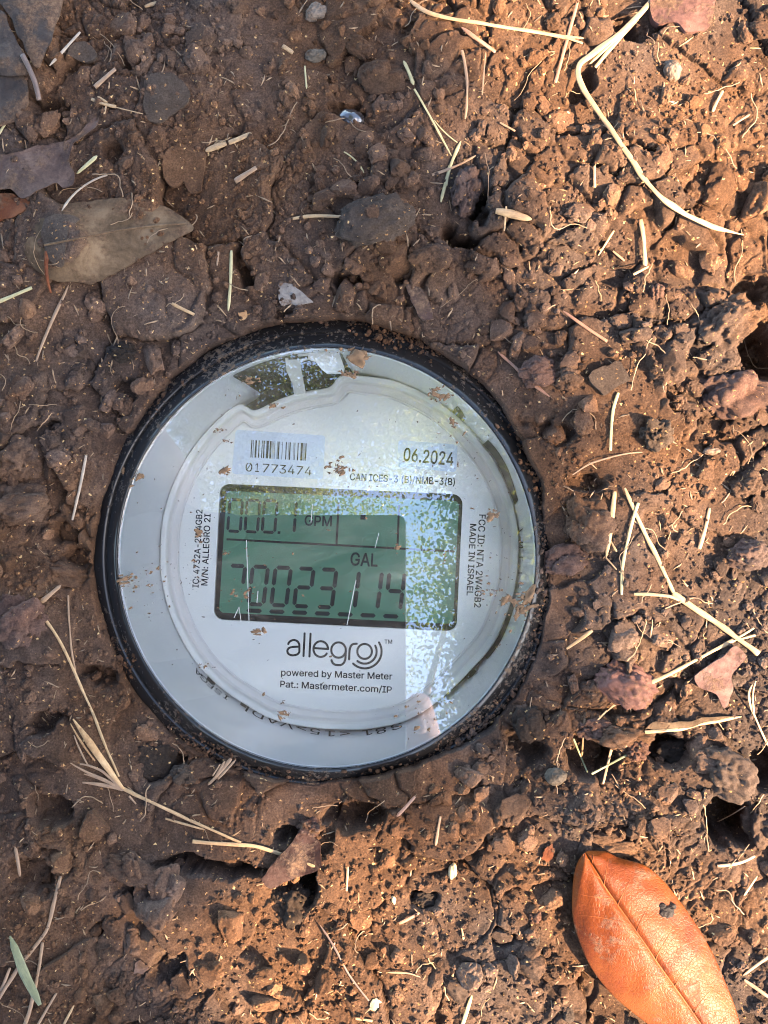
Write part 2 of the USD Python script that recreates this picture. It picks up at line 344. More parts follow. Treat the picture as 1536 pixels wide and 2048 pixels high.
HOLES = [  # pixel x, y, half width, half height (pixels), depth (mm), rotation (degrees)
    (330, 825, 45, 60, 5, 30), (235, 800, 30, 40, 3, 0), (1095, 865, 50, 38, 7, -20), (1165, 955, 40, 22, 6, -10),
    (930, 465, 60, 24, 6, -20), (965, 400, 22, 60, 5, 15), (800, 520, 26, 50, 3, 20), (480, 520, 24, 70, 4, 10), (700, 555, 60, 20, 3, 0),
    (420, 1745, 120, 30, 8, 5), (600, 1800, 30, 60, 7, -20), (590, 1680, 60, 22, 4, 0), (700, 1640, 90, 28, 5, 12), (1447, 1668, 78, 52, 9, 0),
    (1345, 1500, 60, 40, 6, 0), (1200, 1520, 60, 50, 6, 0), (1040, 1510, 45, 50, 4, 10), (1212, 1345, 24, 36, 5, 25), (1525, 700, 45, 90, 8, 10),
    (1500, 580, 60, 30, 4, 20), (100, 1620, 50, 40, 5, 0), (70, 1440, 60, 26, 4, 20), (50, 1760, 50, 60, 4, 0), (330, 1540, 60, 30, 5, 20),
    (60, 870, 60, 24, 4, 15), (110, 1060, 40, 34, 4, 0), (70, 200, 50, 40, 3, 0), (265, 130, 24, 18, 3, 0), (220, 300, 34, 30, 3, 30),
    (1320, 1080, 26, 40, 3, 0),
     (1180, 160, 30, 30, 3, 0), (1255, 60, 40, 30, 4, 40), (560, 640, 40, 16, 3, -15), (140, 1130, 40, 60, 4, 0),
    (860, 1800, 40, 20, 2, 0), (1010, 1880, 40, 30, 2, 0), (1510, 1530, 30, 40, 5, 0), (640, 1480, 0.1, 0.1, 0, 0),
    (180, 1350, 44, 34, 4, 0), (200, 1900, 40, 40, 3, 0), (330, 1950, 60, 30, 3, 30), (690, 220, 30, 18, 2, 0)]
MOUNDS = [(760, 150, 200, 180, 2.5), (1330, 350, 160, 130, 3.0), (1050, 130, 120, 120, 2.5), (1060, 420, 90, 70, 2.5), (1400, 700, 100, 90, 2.5), (1300, 1000, 110, 90, 2), (780, 1620, 160, 40, 1.5),
          (760, 470, 110, 70, 2), (430, 200, 130, 100, 1.5), (1200, 1640, 160, 70, 2.5), (170, 1700, 130, 80, 2), (70, 1300, 80, 90, 3), (900, 1900, 220, 110, 1.5), (450, 1940, 160, 80, 2), (210, 480, 140, 70, 1.0)]
_ang = np.radians(np.array([0, 22, 45, 68, 90, 112, 135, 158, 180, 203, 225, 248, 270, 292, 315, 338, 360]))
_pit = np.array([45.9, 47.0, 49.0, 50.0, 50.2, 50.4, 50.0, 49.2, 50.2, 50.0, 50.2, 48.8, 46.2, 46.8, 49.2, 47.8, 45.9])


def ground_height(x, y, fine=True):
    """Height of the soil in metres."""
    h = 2.2 + 6.5 * (nz(x, y, 0.045, 1, 4) - 0.5)
    wx = x + 0.013 * (nz(x, y, 0.014, 31, 5) - 0.5); wy = y + 0.013 * (nz(x, y, 0.014, 47, 5) - 0.5)
    for px, py, a, b, amp in MOUNDS:
        c = P(px, py, 0.003); s = D / F
        q = ((wx - c[0]) / (a * s)) ** 2 + ((wy - c[1]) / (b * s)) ** 2
        h = h + amp * np.exp(-q * 1.1)
    sm = 0.12 + 0.88 * smoothstep(0.46, 0.62, nz(x, y, 0.036, 111, 4))      # compact patches against crumbly ones
    # plates with cracks between them
    f1, f2, rnd, idx, pts = cells(wx, wy, 0.019, 3)
    crack = (f2 - f1) / MM
    zone = smoothstep(0.42, 0.6, nz(x, y, 0.045, 5, 2))
    tilt = np.random.default_rng(33).normal(0, 1, (len(pts), 2))[idx]
    h = h + (rnd - 0.5) * 2.6 + 0.09 * (tilt[..., 0] * (wx - pts[idx][..., 0]) + tilt[..., 1] * (wy - pts[idx][..., 1])) / MM
    h = h - 1.8 * np.exp(-(crack / (0.5 + 1.1 * nz(x, y, 0.012, 57, 2))) ** 2) * (0.03 + 0.42 * zone)
    # clods
    wx2 = wx + 0.0022 * (nz(x, y, 0.0035, 61, 2) - 0.5); wy2 = wy + 0.0022 * (nz(x, y, 0.0035, 77, 2) - 0.5)
    f1, f2, rnd, idx, pts = cells(wx2, wy2, 0.0072, 4)
    z2 = smoothstep(0.47, 0.62, nz(x, y, 0.03, 9, 3))
    h = h + z2 * (3.4 * rnd * (0.45 * (1 - np.clip(f1 / (f2 + 1e-9), 0, 1) ** 3) + 0.55 * smoothstep(0, 1.5, (f2 - f1) / MM)) - 0.9)
    f1, f2, rnd, idx, pts = cells(wx2, wy2, 0.0027, 5)
    z3 = smoothstep(0.42, 0.60, nz(x, y, 0.018, 13, 3))
    h = h + sm * (0.12 + 0.88 * z3) * 0.85 * ((0.5 + 0.5 * rnd) * (0.35 * (1 - np.clip(f1 / (f2 + 1e-9), 0, 1) ** 2.5) + 0.65 * smoothstep(0, 0.8, (f2 - f1) / MM)) - 0.45)
    if fine:
        f1, f2, rnd, idx, pts = cells(wx2, wy2, 0.00115, 6)
        h = h + 0.28 * sm * (0.35 + 0.65 * z3) * ((0.65 + 0.35 * rnd) * smoothstep(0, 0.45, (f2 - f1) / MM) - 0.4)
    h = h + 2.4 * (nz(x, y, 0.010, 15, 6) - 0.5) + 0.6 * (0.3 + 0.7 * sm) * (nz(x, y, 0.0016, 21, 3) - 0.5)
    rid = 1 - np.abs(2 * nz(wx, wy, 0.016, 25, 2) - 1)
    h = h - 0.8 * smoothstep(0.93, 1.0, rid) * zone
    # hollows
    for px, py, a, b, dep, rot in HOLES:
        if dep == 0:
            continue
        c = P(px, py, 0.003); s = D / F; cr, sr = math.cos(math.radians(rot)), math.sin(math.radians(rot))
        dx, dy = wx2 - c[0], wy2 - c[1]
        q = np.sqrt(((dx * cr + dy * sr) / (a * s)) ** 2 + ((-dx * sr + dy * cr) / (b * s)) ** 2)
        q = q + 1.5 * (nz(x, y, 0.007, 51, 5) - 0.5)
        h = h - dep * (1.0 if px < 380 else 0.5 if 1080 < px < 1340 and 780 < py < 1250 else 1.25) * (1 - smoothstep(0.55, 1.0, q))
    h = np.clip(h, -14, 16)
    # the pit round the meter
    r = np.hypot(x - CX, y - CY) / MM; th = np.mod(np.arctan2(y - CY, x - CX), 2 * np.pi)
    edge = np.interp(th, _ang, _pit) + 4.0 * (nz(x, y, 0.007, 71, 5) - 0.5) + 1.6 * (nz(x, y, 0.02, 72, 2) - 0.5)
    near = 1 - smoothstep(0, 22, r - edge)
    h = h * (1 - 0.75 * near) + near * 0.75 * (-0.2 + 0.75 * (h - 2.2))
    h = np.where(r < edge + 1.0, np.minimum(h, -9 + (h + 9) * smoothstep(-0.5, 1.0, r - edge)), h)
    h = np.where(r < 44.7, -42.0, h)
    return h * MM


H = np.zeros_like(X)
Hc = ground_height(X[core], Y[core])
H[core] = Hc
far = np.ones(X.shape, bool); far[core] = False
H[far] = (2 + 6 * (nz(X[far], Y[far], 0.06, 1, 3) - 0.5)) * MM + 0.03 * (nz(X[far], Y[far], 0.7, 2, 2) - 0.5) * smoothstep(0.2, 1.5, np.hypot(X[far], Y[far]))
gv = np.stack([X, Y, H], -1).reshape(-1, 3)
top('ground', (gv, grid_faces(len(xs), len(ys))), 'soil', kind='structure', smooth=True)
Hs = gaussian_filter(Hc, 6); Hm = gaussian_filter(maximum_filter(Hc, 9), 4); Hx = gaussian_filter(maximum_filter(Hc, 9), 1.5)


def sample(field, x, y):
    return map_coordinates(field, [(np.atleast_1d(x) - x0) / STEP, (np.atleast_1d(y) - y0) / STEP], order=1, mode='nearest')


def on_ground(px, py, field=None, lift=0.0):
    field = Hs if field is None else field
    p = P(px, py, 0.003)
    for _ in range(3):
        p = P(px, py, float(sample(field, p[0], p[1])[0]) + lift)
    return p


# ------------------------------------------------------------------ the water meter
meter = thing('water_meter', 'round water meter with a green digital display under clear glass, sunk in bare soil', 'water meter', loc=(CX, CY, -0.045))
R = RIM / MM
prof = [(R - 0.02, -34), (R - 0.02, 0.95), (R + 0.1, 1.15), (R + 0.5, 1.1), (R + 1.2, 0.5), (R + 2.0, -0.3), (R + 2.9, -1.2), (R + 3.3, -1.35), (R + 3.6, -0.95), (R + 3.95, -0.85), (R + 4.3, -1.1), (R + 4.7, -1.7),
        (R + 5.6, -2.2), (R + 6.6, -3.0), (R + 7.4, -4.4), (R + 7.9, -6.5), (R + 8.0, -44)]
part(meter, 'housing', lathe(np.array(prof) * MM, C0), 'housing', smooth=40)
# the white barrel with its pocket at the upper left
th = np.linspace(0, 2 * np.pi, 360, endpoint=False)
zs = np.array([-33, -30, -28, -26, -24, -21, -18, -14, -10, -6, -4.2, -3.2, -2.4, -1.4, -0.6, -0.15, 0.0, 0.0])


def ang(px, py):
    p = P(px, py, -0.010)
    return math.atan2(p[1] - CY, p[0] - CX)


t0, t1 = ang(688, 745), ang(470, 770)
pocket = smoothstep(t0 - 0.01, t0 + 0.05, th) * (1 - smoothstep(t1 - 0.09, t1, th))
RB = R - 1.0
rr = np.interp(zs, [-33, -26, -1, 0], [RB - .1, RB, R - 0.35, R - 0.1])[:, None] + (pocket[None] * (2.2 * smoothstep(-2.0, -5.5, zs) + 0.8 * smoothstep(-14, -27, zs))[:, None])
rr[-1] = R - 0.1; rr[-2] = R - 0.3
wall = np.stack([CX + rr * np.cos(th) * MM, CY + rr * np.sin(th) * MM, np.broadcast_to(zs[:, None] * MM, rr.shape)], -1).reshape(-1, 3)
part(meter, 'barrel_wall', (wall, grid_faces(len(zs), len(th), True)), 'wall_plastic', smooth=50)
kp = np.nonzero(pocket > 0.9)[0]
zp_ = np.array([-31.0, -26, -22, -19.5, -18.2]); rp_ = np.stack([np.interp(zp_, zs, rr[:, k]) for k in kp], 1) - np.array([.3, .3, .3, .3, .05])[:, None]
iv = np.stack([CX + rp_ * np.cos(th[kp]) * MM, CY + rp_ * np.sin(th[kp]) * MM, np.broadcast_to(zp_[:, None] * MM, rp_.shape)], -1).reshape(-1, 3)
part(meter, 'inner_chassis', (iv, grid_faces(5, len(kp))), 'black_plastic', smooth=True)  # black strip laid on the pocket wall to paint in the shade of the recess
part(meter, 'inner_floor', lathe(np.array([(0.01, -32.5), (R - 0.2, -32.5)]) * MM, C0, 96), 'black_plastic', smooth=True)

OUT = [(316, 1133), (319, 1056), (328, 1005), (345, 958), (384, 893), (436, 841), (474, 809), (486, 805), (495, 813), (505, 825), (515, 822), (541, 808), (580, 792), (606, 785), (640, 779), (662, 777), (670, 770), (671, 759), (678, 751), (690, 749),
       (725, 753), (779, 758), (833, 775), (868, 793), (904, 822), (929, 847), (965, 890), (979, 908), (1001, 944), (1019, 983), (1028, 1015), (1034, 1050), (1037, 1080), (1035, 1132), (1027, 1186), (1015, 1222), (1003, 1257), (985, 1290), (944, 1336),
       (905, 1376), (862, 1412), (830, 1432), (795, 1446), (707, 1458), (650, 1456), (600, 1450), (540, 1435), (495, 1409), (470, 1394), (450, 1380), (427, 1360), (410, 1344), (378, 1312), (345, 1263), (322, 1198)]
op = np.array([P(x, y, ZF)[:2] for x, y in OUT])
# keep the outline inside the barrel
_o = op - [CX, CY]; _l = np.linalg.norm(_o, axis=1, keepdims=True)
op = [CX, CY] + _o / _l * np.minimum(_l, (RB - 0.25) * MM)
tt = np.r_[0, np.cumsum(np.linalg.norm(np.diff(np.vstack([op, op[:1]]), axis=0), axis=1))]
outline = PchipInterpolator(tt, np.vstack([op, op[:1]]))(np.linspace(0, tt[-1], 700, endpoint=False))
outline = np.stack([gaussian_filter(outline[:, k], 3.5, mode='wrap') for k in range(2)], -1)
op_poly = Polygon(outline).buffer(0)


def offset_ring(d):
    g = op_poly.buffer(-d * MM, join_style=1) if d else op_poly
    g = max(getattr(g, 'geoms', [g]), key=lambda q: q.area)
    ring = LineString(g.exterior.coords)
    # sample by angle about a fixed inner point along the original outline order
    return g


tang = np.roll(outline, -3, 0) - np.roll(outline, 3, 0); nin = np.stack([tang[:, 1], -tang[:, 0]], -1); nin /= np.linalg.norm(nin, axis=1)[:, None]
if (nin * ([CX, CY] - outline)).sum() < 0:
    nin = -nin
nin = np.stack([gaussian_filter(nin[:, k], 9.0, mode='wrap') for k in range(2)], -1); nin /= np.linalg.norm(nin, axis=1)[:, None]
lip_prof = [(0, -3.0), (0, 0.95), (0.12, 1.25), (0.4, 1.4), (1.1, 1.4), (1.45, 1.25), (1.65, 0.8), (1.75, 0.1)]
groove_prof = [(1.70, 0.35), (1.9, -0.25), (2.3, -0.55), (3.5, -0.35), (3.75, 0.0), (3.95, 0.32), (4.25, 0.34), (4.42, -0.1)]
ccw = Polygon(outline).exterior.is_ccw
for nm, pr_, mt in (('face_lip', lip_prof, 'white_plastic'), ('lip_groove', groove_prof, 'cream_plastic')):
    lv = np.stack([np.c_[outline + nin * d * MM, np.full(len(outline), ZF + z * MM)] for d, z in pr_])
    lf = grid_faces(len(pr_), len(outline), True)
    part(meter, nm, (lv.reshape(-1, 3), lf if not ccw else lf[:, ::-1]), mt, smooth=45)
inner = op_poly.buffer(-4.3 * MM)
LCD_O = [(440, 967), (926, 989), (913, 1263), (427, 1239)]
lcd_hole = pxpoly(LCD_O, ZF).buffer(-2.4 * MM).buffer(2.4 * MM, quad_segs=12)
part(meter, 'face_plate', flat(inner.difference(lcd_hole), ZF + 0.02 * MM, 1.6 * MM), 'white_plastic')
part(meter, 'face_base', flat(op_poly.buffer(-0.6 * MM).difference(lcd_hole), ZF - 0.6 * MM, 0.8 * MM), 'cream_plastic')
bezel = part(meter, 'display_bezel', flat(lcd_hole.buffer(0.3 * MM), ZF - 1.0 * MM, 0.4 * MM), 'black_plastic')
ZL = ZF - 0.9 * MM
lcd_poly = pxpoly([(453, 982), (918, 1002), (906, 1248), (438, 1225)], ZL).buffer(-1.2 * MM).buffer(1.2 * MM)
display = part(meter, 'display_screen', flat(lcd_poly, ZL, 0.09 * MM), 'lcd')
ZI = ZL + 0.02 * MM
SC = 300 / 1536.0


def ca(x, y): return (420 + x / 5.12, 950 + y / 5.12)      # two enlargements of the photograph


def cb(x, y): return (680 + x / 5.12, 950 + y / 5.12)


def seg(a, b, w, z=ZI):
    a, b = P(*a, z)[:2], P(*b, z)[:2]
    d = (b - a) / np.linalg.norm(b - a); n = np.array([-d[1], d[0]]); w = w * D / F * 0.5 * (D - z) / D
    q = w * 0.9
    return Polygon([a, a + d * q + n * w, b - d * q + n * w, b, b - d * q - n * w, a + d * q - n * w])


SEGS = {'0': 'abcdef', '1': 'bc', '2': 'abged', '3': 'abgcd', '4': 'fgbc', '7x': 'ab', 'u': 'bcdef'}


def digit(ch, tl, tr, bl, br, w):
    tl, tr, bl, br = map(np.array, (tl, tr, bl, br)); ml, mr = (tl + bl) / 2, (tr + br) / 2
    s = {'a': (tl, tr), 'b': (tr, mr), 'c': (mr, br), 'd': (bl, br), 'e': (ml, bl), 'f': (tl, ml), 'g': (ml, mr)}
    out = []
    for k in SEGS[ch]:
        a, b = s[k]; e = (b - a) / np.linalg.norm(b - a) * 1.3
        out.append(seg(a + e, b - e, w))
    return unary_union(out)


for k, ch in enumerate('0001'):
    ox = 177 * k + (20 if k == 3 else 0); oy = 5 * k
    g = digit(ch, ca(205 + ox, 250 + oy), ca(335 + ox, 255 + oy), ca(180 + ox, 572 + oy), ca(308 + ox, 580 + oy), 6.0)
    part(display, 'flow_digit', flat(g, ZI, 0.015 * MM), 'lcd_ink', origin=meter.loc)
part(display, 'decimal_point', flat(pxpoly([ca(695, 575), ca(722, 577), ca(718, 604), ca(691, 602)], ZI), ZI, 0.015 * MM), 'lcd_ink', origin=meter.loc)
for k, ch in enumerate(['7x', '0', '0', '2', '3', '1', '1', '4']):
    ox = 233.5 * k; oy = 9.5 * k
    g = digit(ch, ca(205 + ox, 928 + oy), ca(362 + ox, 934 + oy), ca(160 + ox, 1312 + oy), ca(312 + ox, 1318 + oy), 8.2)
    part(display, 'volume_digit', flat(g, ZI, 0.015 * MM), 'lcd_ink', origin=meter.loc)
    if k:
        part(display, 'digit_underline', flat(seg(ca(372 + 233 * (k - 1), 1387 + 9.5 * (k - 1)), ca(532 + 233 * (k - 1), 1393 + 9.5 * (k - 1)), 8.6), ZI, 0.015 * MM), 'lcd_ink', origin=meter.loc)


def bar(a, b, w, z=ZI):
    return LineString([P(*a, z)[:2], P(*b, z)[:2]]).buffer(w / 2 * (D - z) / F, cap_style=2)


for a, b in (((453, 1078.5), (910, 1103)), ((677.5, 1004), (673, 1090)), ((798, 1010), (795, 1096))):
    part(display, 'divider_line', flat(bar(a, b, 4.2), ZI + 0.01 * MM * (a[0] > 460), 0.015 * MM), 'ink', origin=meter.loc)
part(display, 'indicator_square', flat(bar((721, 1034), (731, 1034.5), 10), ZI, 0.015 * MM), 'lcd_ink', origin=meter.loc)


def text(parent, name, s, a, b, cap, z, mat='ink', bold=False, mirror=False, t=0.02 * MM, put=True):
    """Lettering from pixel a to pixel b (the ends of its baseline), capitals cap pixels high, lying on height z."""
    m = meshkit.text_mesh(s, 1.0, 0.3, bold)
    v = np.array(m.vertices); v[:, 0] -= v[:, 0].min(); w = v[:, 0].max()
    a, b = P(*a, z), P(*b, z); d = (b - a)[:2]; L = np.linalg.norm(d); d /= L; n = np.array([-d[1], d[0]])
    px = (D - z) / F
    q = a[:2] + np.outer(v[:, 0] / w * L, d) + np.outer(v[:, 1] * cap * px, n)
    out = trimesh.Trimesh(np.c_[q, z - 0.001 * MM + (v[:, 2] > 0.1) * t], m.faces, process=False)
    return part(parent, name, out, mat, smooth=False, origin=meter.loc) if put else out


text(display, 'unit_lettering', 'GPM', (609, 1050.5), (663.5, 1052.5), 20, ZI, 'lcd_ink', bold=True)
text(display, 'unit_lettering', 'GAL', (700.5, 1130), (755, 1133), 25, ZI, 'lcd_ink', bold=True)
ZP = ZF + 0.03 * MM
text(meter, 'printed_line', 'CAN ICES-3 (B)/NMB-3(B)', (699.5, 960), (909.7, 970.5), 13.5, ZP, bold=True)
text(meter, 'printed_line', 'IC: 4732A-2W4GB2', (397, 1175.5), (404.8, 1019.6), 12.5, ZP, bold=True)
text(meter, 'printed_line', 'M/N: ALLEGRO 2I', (414.5, 1171.4), (421.2, 1027.9), 12.5, ZP, bold=True)
text(meter, 'printed_line', 'FCC ID: NTA 2W4GB2', (958.4, 1028.8), (948.3, 1214.7), 13, ZP, bold=True)
text(meter, 'printed_line', 'MADE IN ISRAEL', (940.5, 1047.5), (933.4, 1191), 12, ZP, bold=True)


def cl(x, y): return (540 + x / 5.486, 1250 + y / 5.486)


text(meter, 'printed_line', 'powered by Master Meter', cl(120, 553), cl(1342, 598), 12.6, ZP, bold=True)
text(meter, 'printed_line', 'Pat.: Mastermeter.com/IP', cl(110, 680), cl(1336, 745), 12.6, ZP, bold=True)


def arc(cx, cy, rx, ry, a0, a1, n=40):
    return [(cx + rx * math.cos(math.radians(a)), cy - ry * math.sin(math.radians(a))) for a in np.linspace(a0, a1, n)]


logo = [[(200, 208), (222, 178), (262, 164), (302, 180), (322, 222), (322, 290), (300, 322), (250, 333), (205, 319), (190, 286), (210, 252), (258, 240), (322, 238)],
        [(380, 92), (368, 340)], [(445, 96), (433, 345)], [(484, 253), (638, 264)] , arc(557, 264, 80, 86, 0, 325), arc(752, 275, 80, 84, 0, 360),
        [(832, 262), (828, 360), (812, 412), (770, 440), (725, 438), (690, 418), (675, 386)], [(868, 376), (872, 290), (885, 235), (912, 210), (952, 206)], arc(1038, 290, 80, 82, 0, 360),
        arc(1040, 290, 130, 134, 28, -128), arc(1040, 290, 184, 186, 32, -134)]
lines = []
for k, s in enumerate(logo):
    c = curve(s, 60) if len(s) > 2 and len(s) < 20 else np.array(s)
    lines.append(LineString([P(*cl(x, y), ZP)[:2] for x, y in c]).buffer(12 / 5.486 * (D - ZP) / F))
part(meter, 'logo_lettering', flat(unary_union(lines).simplify(0.01 * MM), ZP + 0.02 * MM, 0.02 * MM), 'ink', smooth=False)
text(meter, 'trademark_sign', 'TM', cl(1256, 205), cl(1340, 207), 8.2, ZP, bold=True)


def cs(x, y): return (440 + x / 5.908, 840 + y / 5.908)


st_poly = pxpoly([cs(185, 115), cs(1245, 185), cs(1215, 705), cs(140, 635)], ZF).buffer(-0.8 * MM).buffer(0.8 * MM)
st = part(meter, 'serial_sticker', flat(st_poly, ZF + 0.12 * MM, 0.09 * MM), 'sticker', label='pale blue sticker with a barcode')
ZS = ZF + 0.13 * MM
for x, w in [(370, 13), (393, 7), (419, 19), (458, 12), (496, 10), (517, 14), (552, 27), (591, 21), (621, 5), (634, 5), (647, 6), (679, 6), (690, 15), (737, 6), (779, 12), (811, 5), (822, 16), (872, 5), (884, 7), (919, 13), (957, 25), (988, 5), (999, 5), (1011, 14)]:
    y = 235 + (x - 370) * 0.0615
    part(st, 'barcode_bar', flat(pxpoly([cs(x, y), cs(x + w, y + 1), cs(x + w - 11, y + 208), cs(x - 11, y + 207)], ZS), ZS, 0.02 * MM), 'ink', origin=meter.loc, smooth=False)
for x, c in zip((300, 412, 500, 602, 700, 800, 900, 1000), '01773474'):
    y = 605 + (x - 300) * 0.064
    w = 48 if c == '1' else 78
    g = text(st, 'serial_digit', c, cs(x, y), cs(x + w, y + w * 0.064), 17.5, ZS, put=False)
    if c == '0':
        g = trimesh.util.concatenate([g, flat(bar(cs(x + 22, y - 22), cs(x + 60, y - 82), 1.9, ZS), ZS + 0.018 * MM, 0.02 * MM)])
    part(st, 'serial_digit', g, 'ink', origin=meter.loc, smooth=False)
st2 = part(meter, 'date_sticker', flat(pxpoly([(797, 880), (915, 889.5), (912, 944.5), (794, 933.5)], ZF).buffer(-0.7 * MM).buffer(0.7 * MM), ZF + 0.12 * MM, 0.09 * MM), 'sticker_white')
text(st2, 'date_lettering', '06.2024', (806, 921), (906, 931), 25.5, ZS, bold=True)

# the strap and the clip in the pocket, the tabs round the edge
strap = [(570, 716, 600, 714, -1.2), (573, 742, 602, 738, -10), (585, 768, 607, 766, -19), (589, 792, 612, 788, -25)]
sv = []
for xa, ya, xb, yb, z in strap:
    for zz in (z * MM, z * MM - 0.7 * MM):
        sv += [P(xa, ya, z * MM) + [0, 0, zz - z * MM], P(xb, yb, z * MM) + [0, 0, zz - z * MM]]
sv = np.array(sv).reshape(len(strap), 4, 3)[:, [0, 1, 3, 2]]
part(meter, 'strap', (sv.reshape(-1, 3), grid_faces(len(strap), 4, True)), 'white_plastic', smooth=False)
clip = pxpoly([(602, 722), (598, 711), (646, 706), (676, 705), (688, 738), (686, 746), (655, 746), (645, 738), (634, 724), (618, 717)], -5 * MM)
part(meter, 'clip', flat(clip.buffer(0.2 * MM), -4.2 * MM, 1.0 * MM), 'white_plastic')
part(meter, 'clip_slot', flat(bar((577, 717.5), (616, 714), 5, -1.0 * MM), -0.9 * MM, 0.1 * MM), 'stone_grey', smooth=False)


def on_wall(px, py, inset=0.10):
    """The point of the barrel wall that the photograph shows at a pixel."""
    d = A @ np.array([(px - 768) / F, -(py - 1024) / F, -1.0]); d = d / -d[2]
    lo, hi = -30 * MM, 0.0
    for _ in range(40):
        z = (lo + hi) / 2; q = d[:2] * (D - z) - [CX, CY]
        inside = np.hypot(*q) < (RB + (R - 0.35 - RB) * (z / MM + 26) / 25 - inset) * MM
        if inside: hi = z
        else: lo = z
    z = (lo + hi) / 2
    return np.array([*(d[:2] * (D - z)), z])


def wall_mark(pts, name, matn, thick=0.05):
    """A thin strip following the wall between two rows of pixels (upper edge, lower edge)."""
    a = np.array([on_wall(*p) for p in curve(pts[0], 16)]); b = np.array([on_wall(*p) for p in curve(pts[1], 16)])
    c = np.array([CX, CY, 0]); inn = (c - a) * [1, 1, 0]; inn /= np.linalg.norm(inn, axis=1)[:, None]
    e = inn * thick * MM
    v = np.stack([a, b, b + e, a + e], 1)
    f = grid_faces(16, 4, True)
    part(meter, name, (v.reshape(-1, 3), np.vstack([f, f[:, ::-1]])), matn, smooth=False)


wall_mark([[(914, 812), (926, 826), (931, 838)], [(905, 824), (917, 838), (924, 846)]], 'gap_mark', 'black_plastic')
wall_mark([[(976, 880), (998, 906), (1016, 938), (1029, 975), (1036, 1000)], [(966, 889), (986, 912), (1003, 944), (1018, 980), (1030, 1010)]], 'gap_mark', 'black_plastic')
wall_mark([[(1032, 1200), (1024, 1228), (1014, 1255), (998, 1288), (975, 1318)], [(1025, 1196), (1016, 1222), (1005, 1250), (990, 1280), (966, 1310)]], 'gap_mark', 'black_plastic')
wall_mark([[(953, 1343), (945, 1352), (936, 1358)], [(945, 1334), (938, 1342), (930, 1349)]], 'gap_mark', 'black_plastic')
wall_mark([[(413, 1358), (420, 1365), (429, 1371)], [(417, 1349), (424, 1356), (432, 1362)]], 'gap_mark', 'black_plastic')
wall_mark([[(480, 1409), (486, 1413), (492, 1416)], [(484, 1400), (490, 1404), (496, 1408)]], 'gap_mark', 'black_plastic')
wall_mark([[(938, 853), (952, 868), (968, 886)], [(930, 862), (944, 878), (962, 893)]], 'tab', 'cream_plastic', 0.5)

# upside-down lettering that runs round the bottom of the barrel
letters, lpx = 'S81 <15>VADL', [(793, 1453), (762, 1461), (735, 1465), (0, 0), (690, 1468), (660, 1467), (630, 1463), (602, 1457), (574, 1450), (545, 1441), (516, 1429), (488, 1414)]
for k, (c, (x, y)) in enumerate(zip(letters, lpx)):
    if c == ' ':
        continue
    m = meshkit.text_mesh(c, 1.0, 0.3); v = np.array(m.vertices); w = v[:, 0].max() - v[:, 0].min(); v[:, 0] -= v[:, 0].min() + w / 2; v[:, 1] -= 0.5
    a = math.atan2(y - 1110, x - 676); tx, ty = -math.sin(a), math.cos(a); nx, ny = math.cos(a), math.sin(a)
    q = np.array([on_wall(x + p[0] * 32 * tx + p[1] * 11 * nx, y + p[0] * 32 * ty + p[1] * 11 * ny, 0.06 + 0.05 * (p[2] > .1)) for p in v])
    part(meter, 'barrel_letter', trimesh.Trimesh(q, np.vstack([m.faces, m.faces[:, ::-1]]), process=False), 'ink', smooth=False)
for k, (c, (x, y)) in enumerate(zip('AGESI', [(396, 1345), (408, 1358), (421, 1371), (436, 1383), (452, 1394)])):
    m = meshkit.text_mesh(c, 1.0, 0.3); v = np.array(m.vertices); w = v[:, 0].max() - v[:, 0].min(); v[:, 0] -= v[:, 0].min() + w / 2; v[:, 1] -= 0.5
    a = math.atan2(y - 1110, x - 676); tx, ty = -math.sin(a), math.cos(a); nx, ny = math.cos(a), math.sin(a)
    q = np.array([on_wall(x + p[0] * 22 * tx + p[1] * 8 * nx, y + p[0] * 22 * ty + p[1] * 8 * ny, 0.06 + 0.05 * (p[2] > .1)) for p in v])
    part(meter, 'barrel_letter', trimesh.Trimesh(q, np.vstack([m.faces, m.faces[:, ::-1]]), process=False), 'ink', smooth=False)
for k, (c, (x, y)) in enumerate(zip('7NLT-', [(1041, 1060), (1042, 1090), (1042, 1118), (1040, 1146), (1037, 1172)])):
    m = meshkit.text_mesh(c, 1.0, 0.3); v = np.array(m.vertices); v[:, :2] -= (v[:, :2].min(0) + v[:, :2].max(0)) / 2
    q = np.array([on_wall(x - p[1] * 8, y + p[0] * 15, 0.06 + 0.05 * (p[2] > .1)) for p in v])
    part(meter, 'barrel_letter', trimesh.Trimesh(q, np.vstack([m.faces, m.faces[:, ::-1]]), process=False), 'stone_grey', smooth=False)

gp = [(0.02, 0.25), (R - 0.12, 0.25), (R - 0.06, 0.3), (R - 0.06, 0.95), (R - 0.12, 1.0), (0.02, 1.0)]
part(meter, 'cover_glass', lathe(np.array(gp) * MM, C0, 192), 'cover_glass', smooth=30)
ZG = 1.0 * MM

# scratches in the glass
sl = []
for a, b, w in (((493, 1080), (498, 1243), 1.3), ((712, 1160), (694, 1250), 1.4), ((625, 1008), (622, 1045), 1.2), ((758, 1066), (750, 1096), 1.0), ((468, 1236), (478, 1214), 1.2), ((478, 1214), (482, 1242), 1.0), ((516, 1182), (514, 1206), 1.5)):
    sl.append(flat(bar(a, b, w, ZG), ZG + 0.03 * MM, 0.03 * MM))
part(meter, 'scratches', join(sl), 'scratch', smooth=False, kind='stuff')

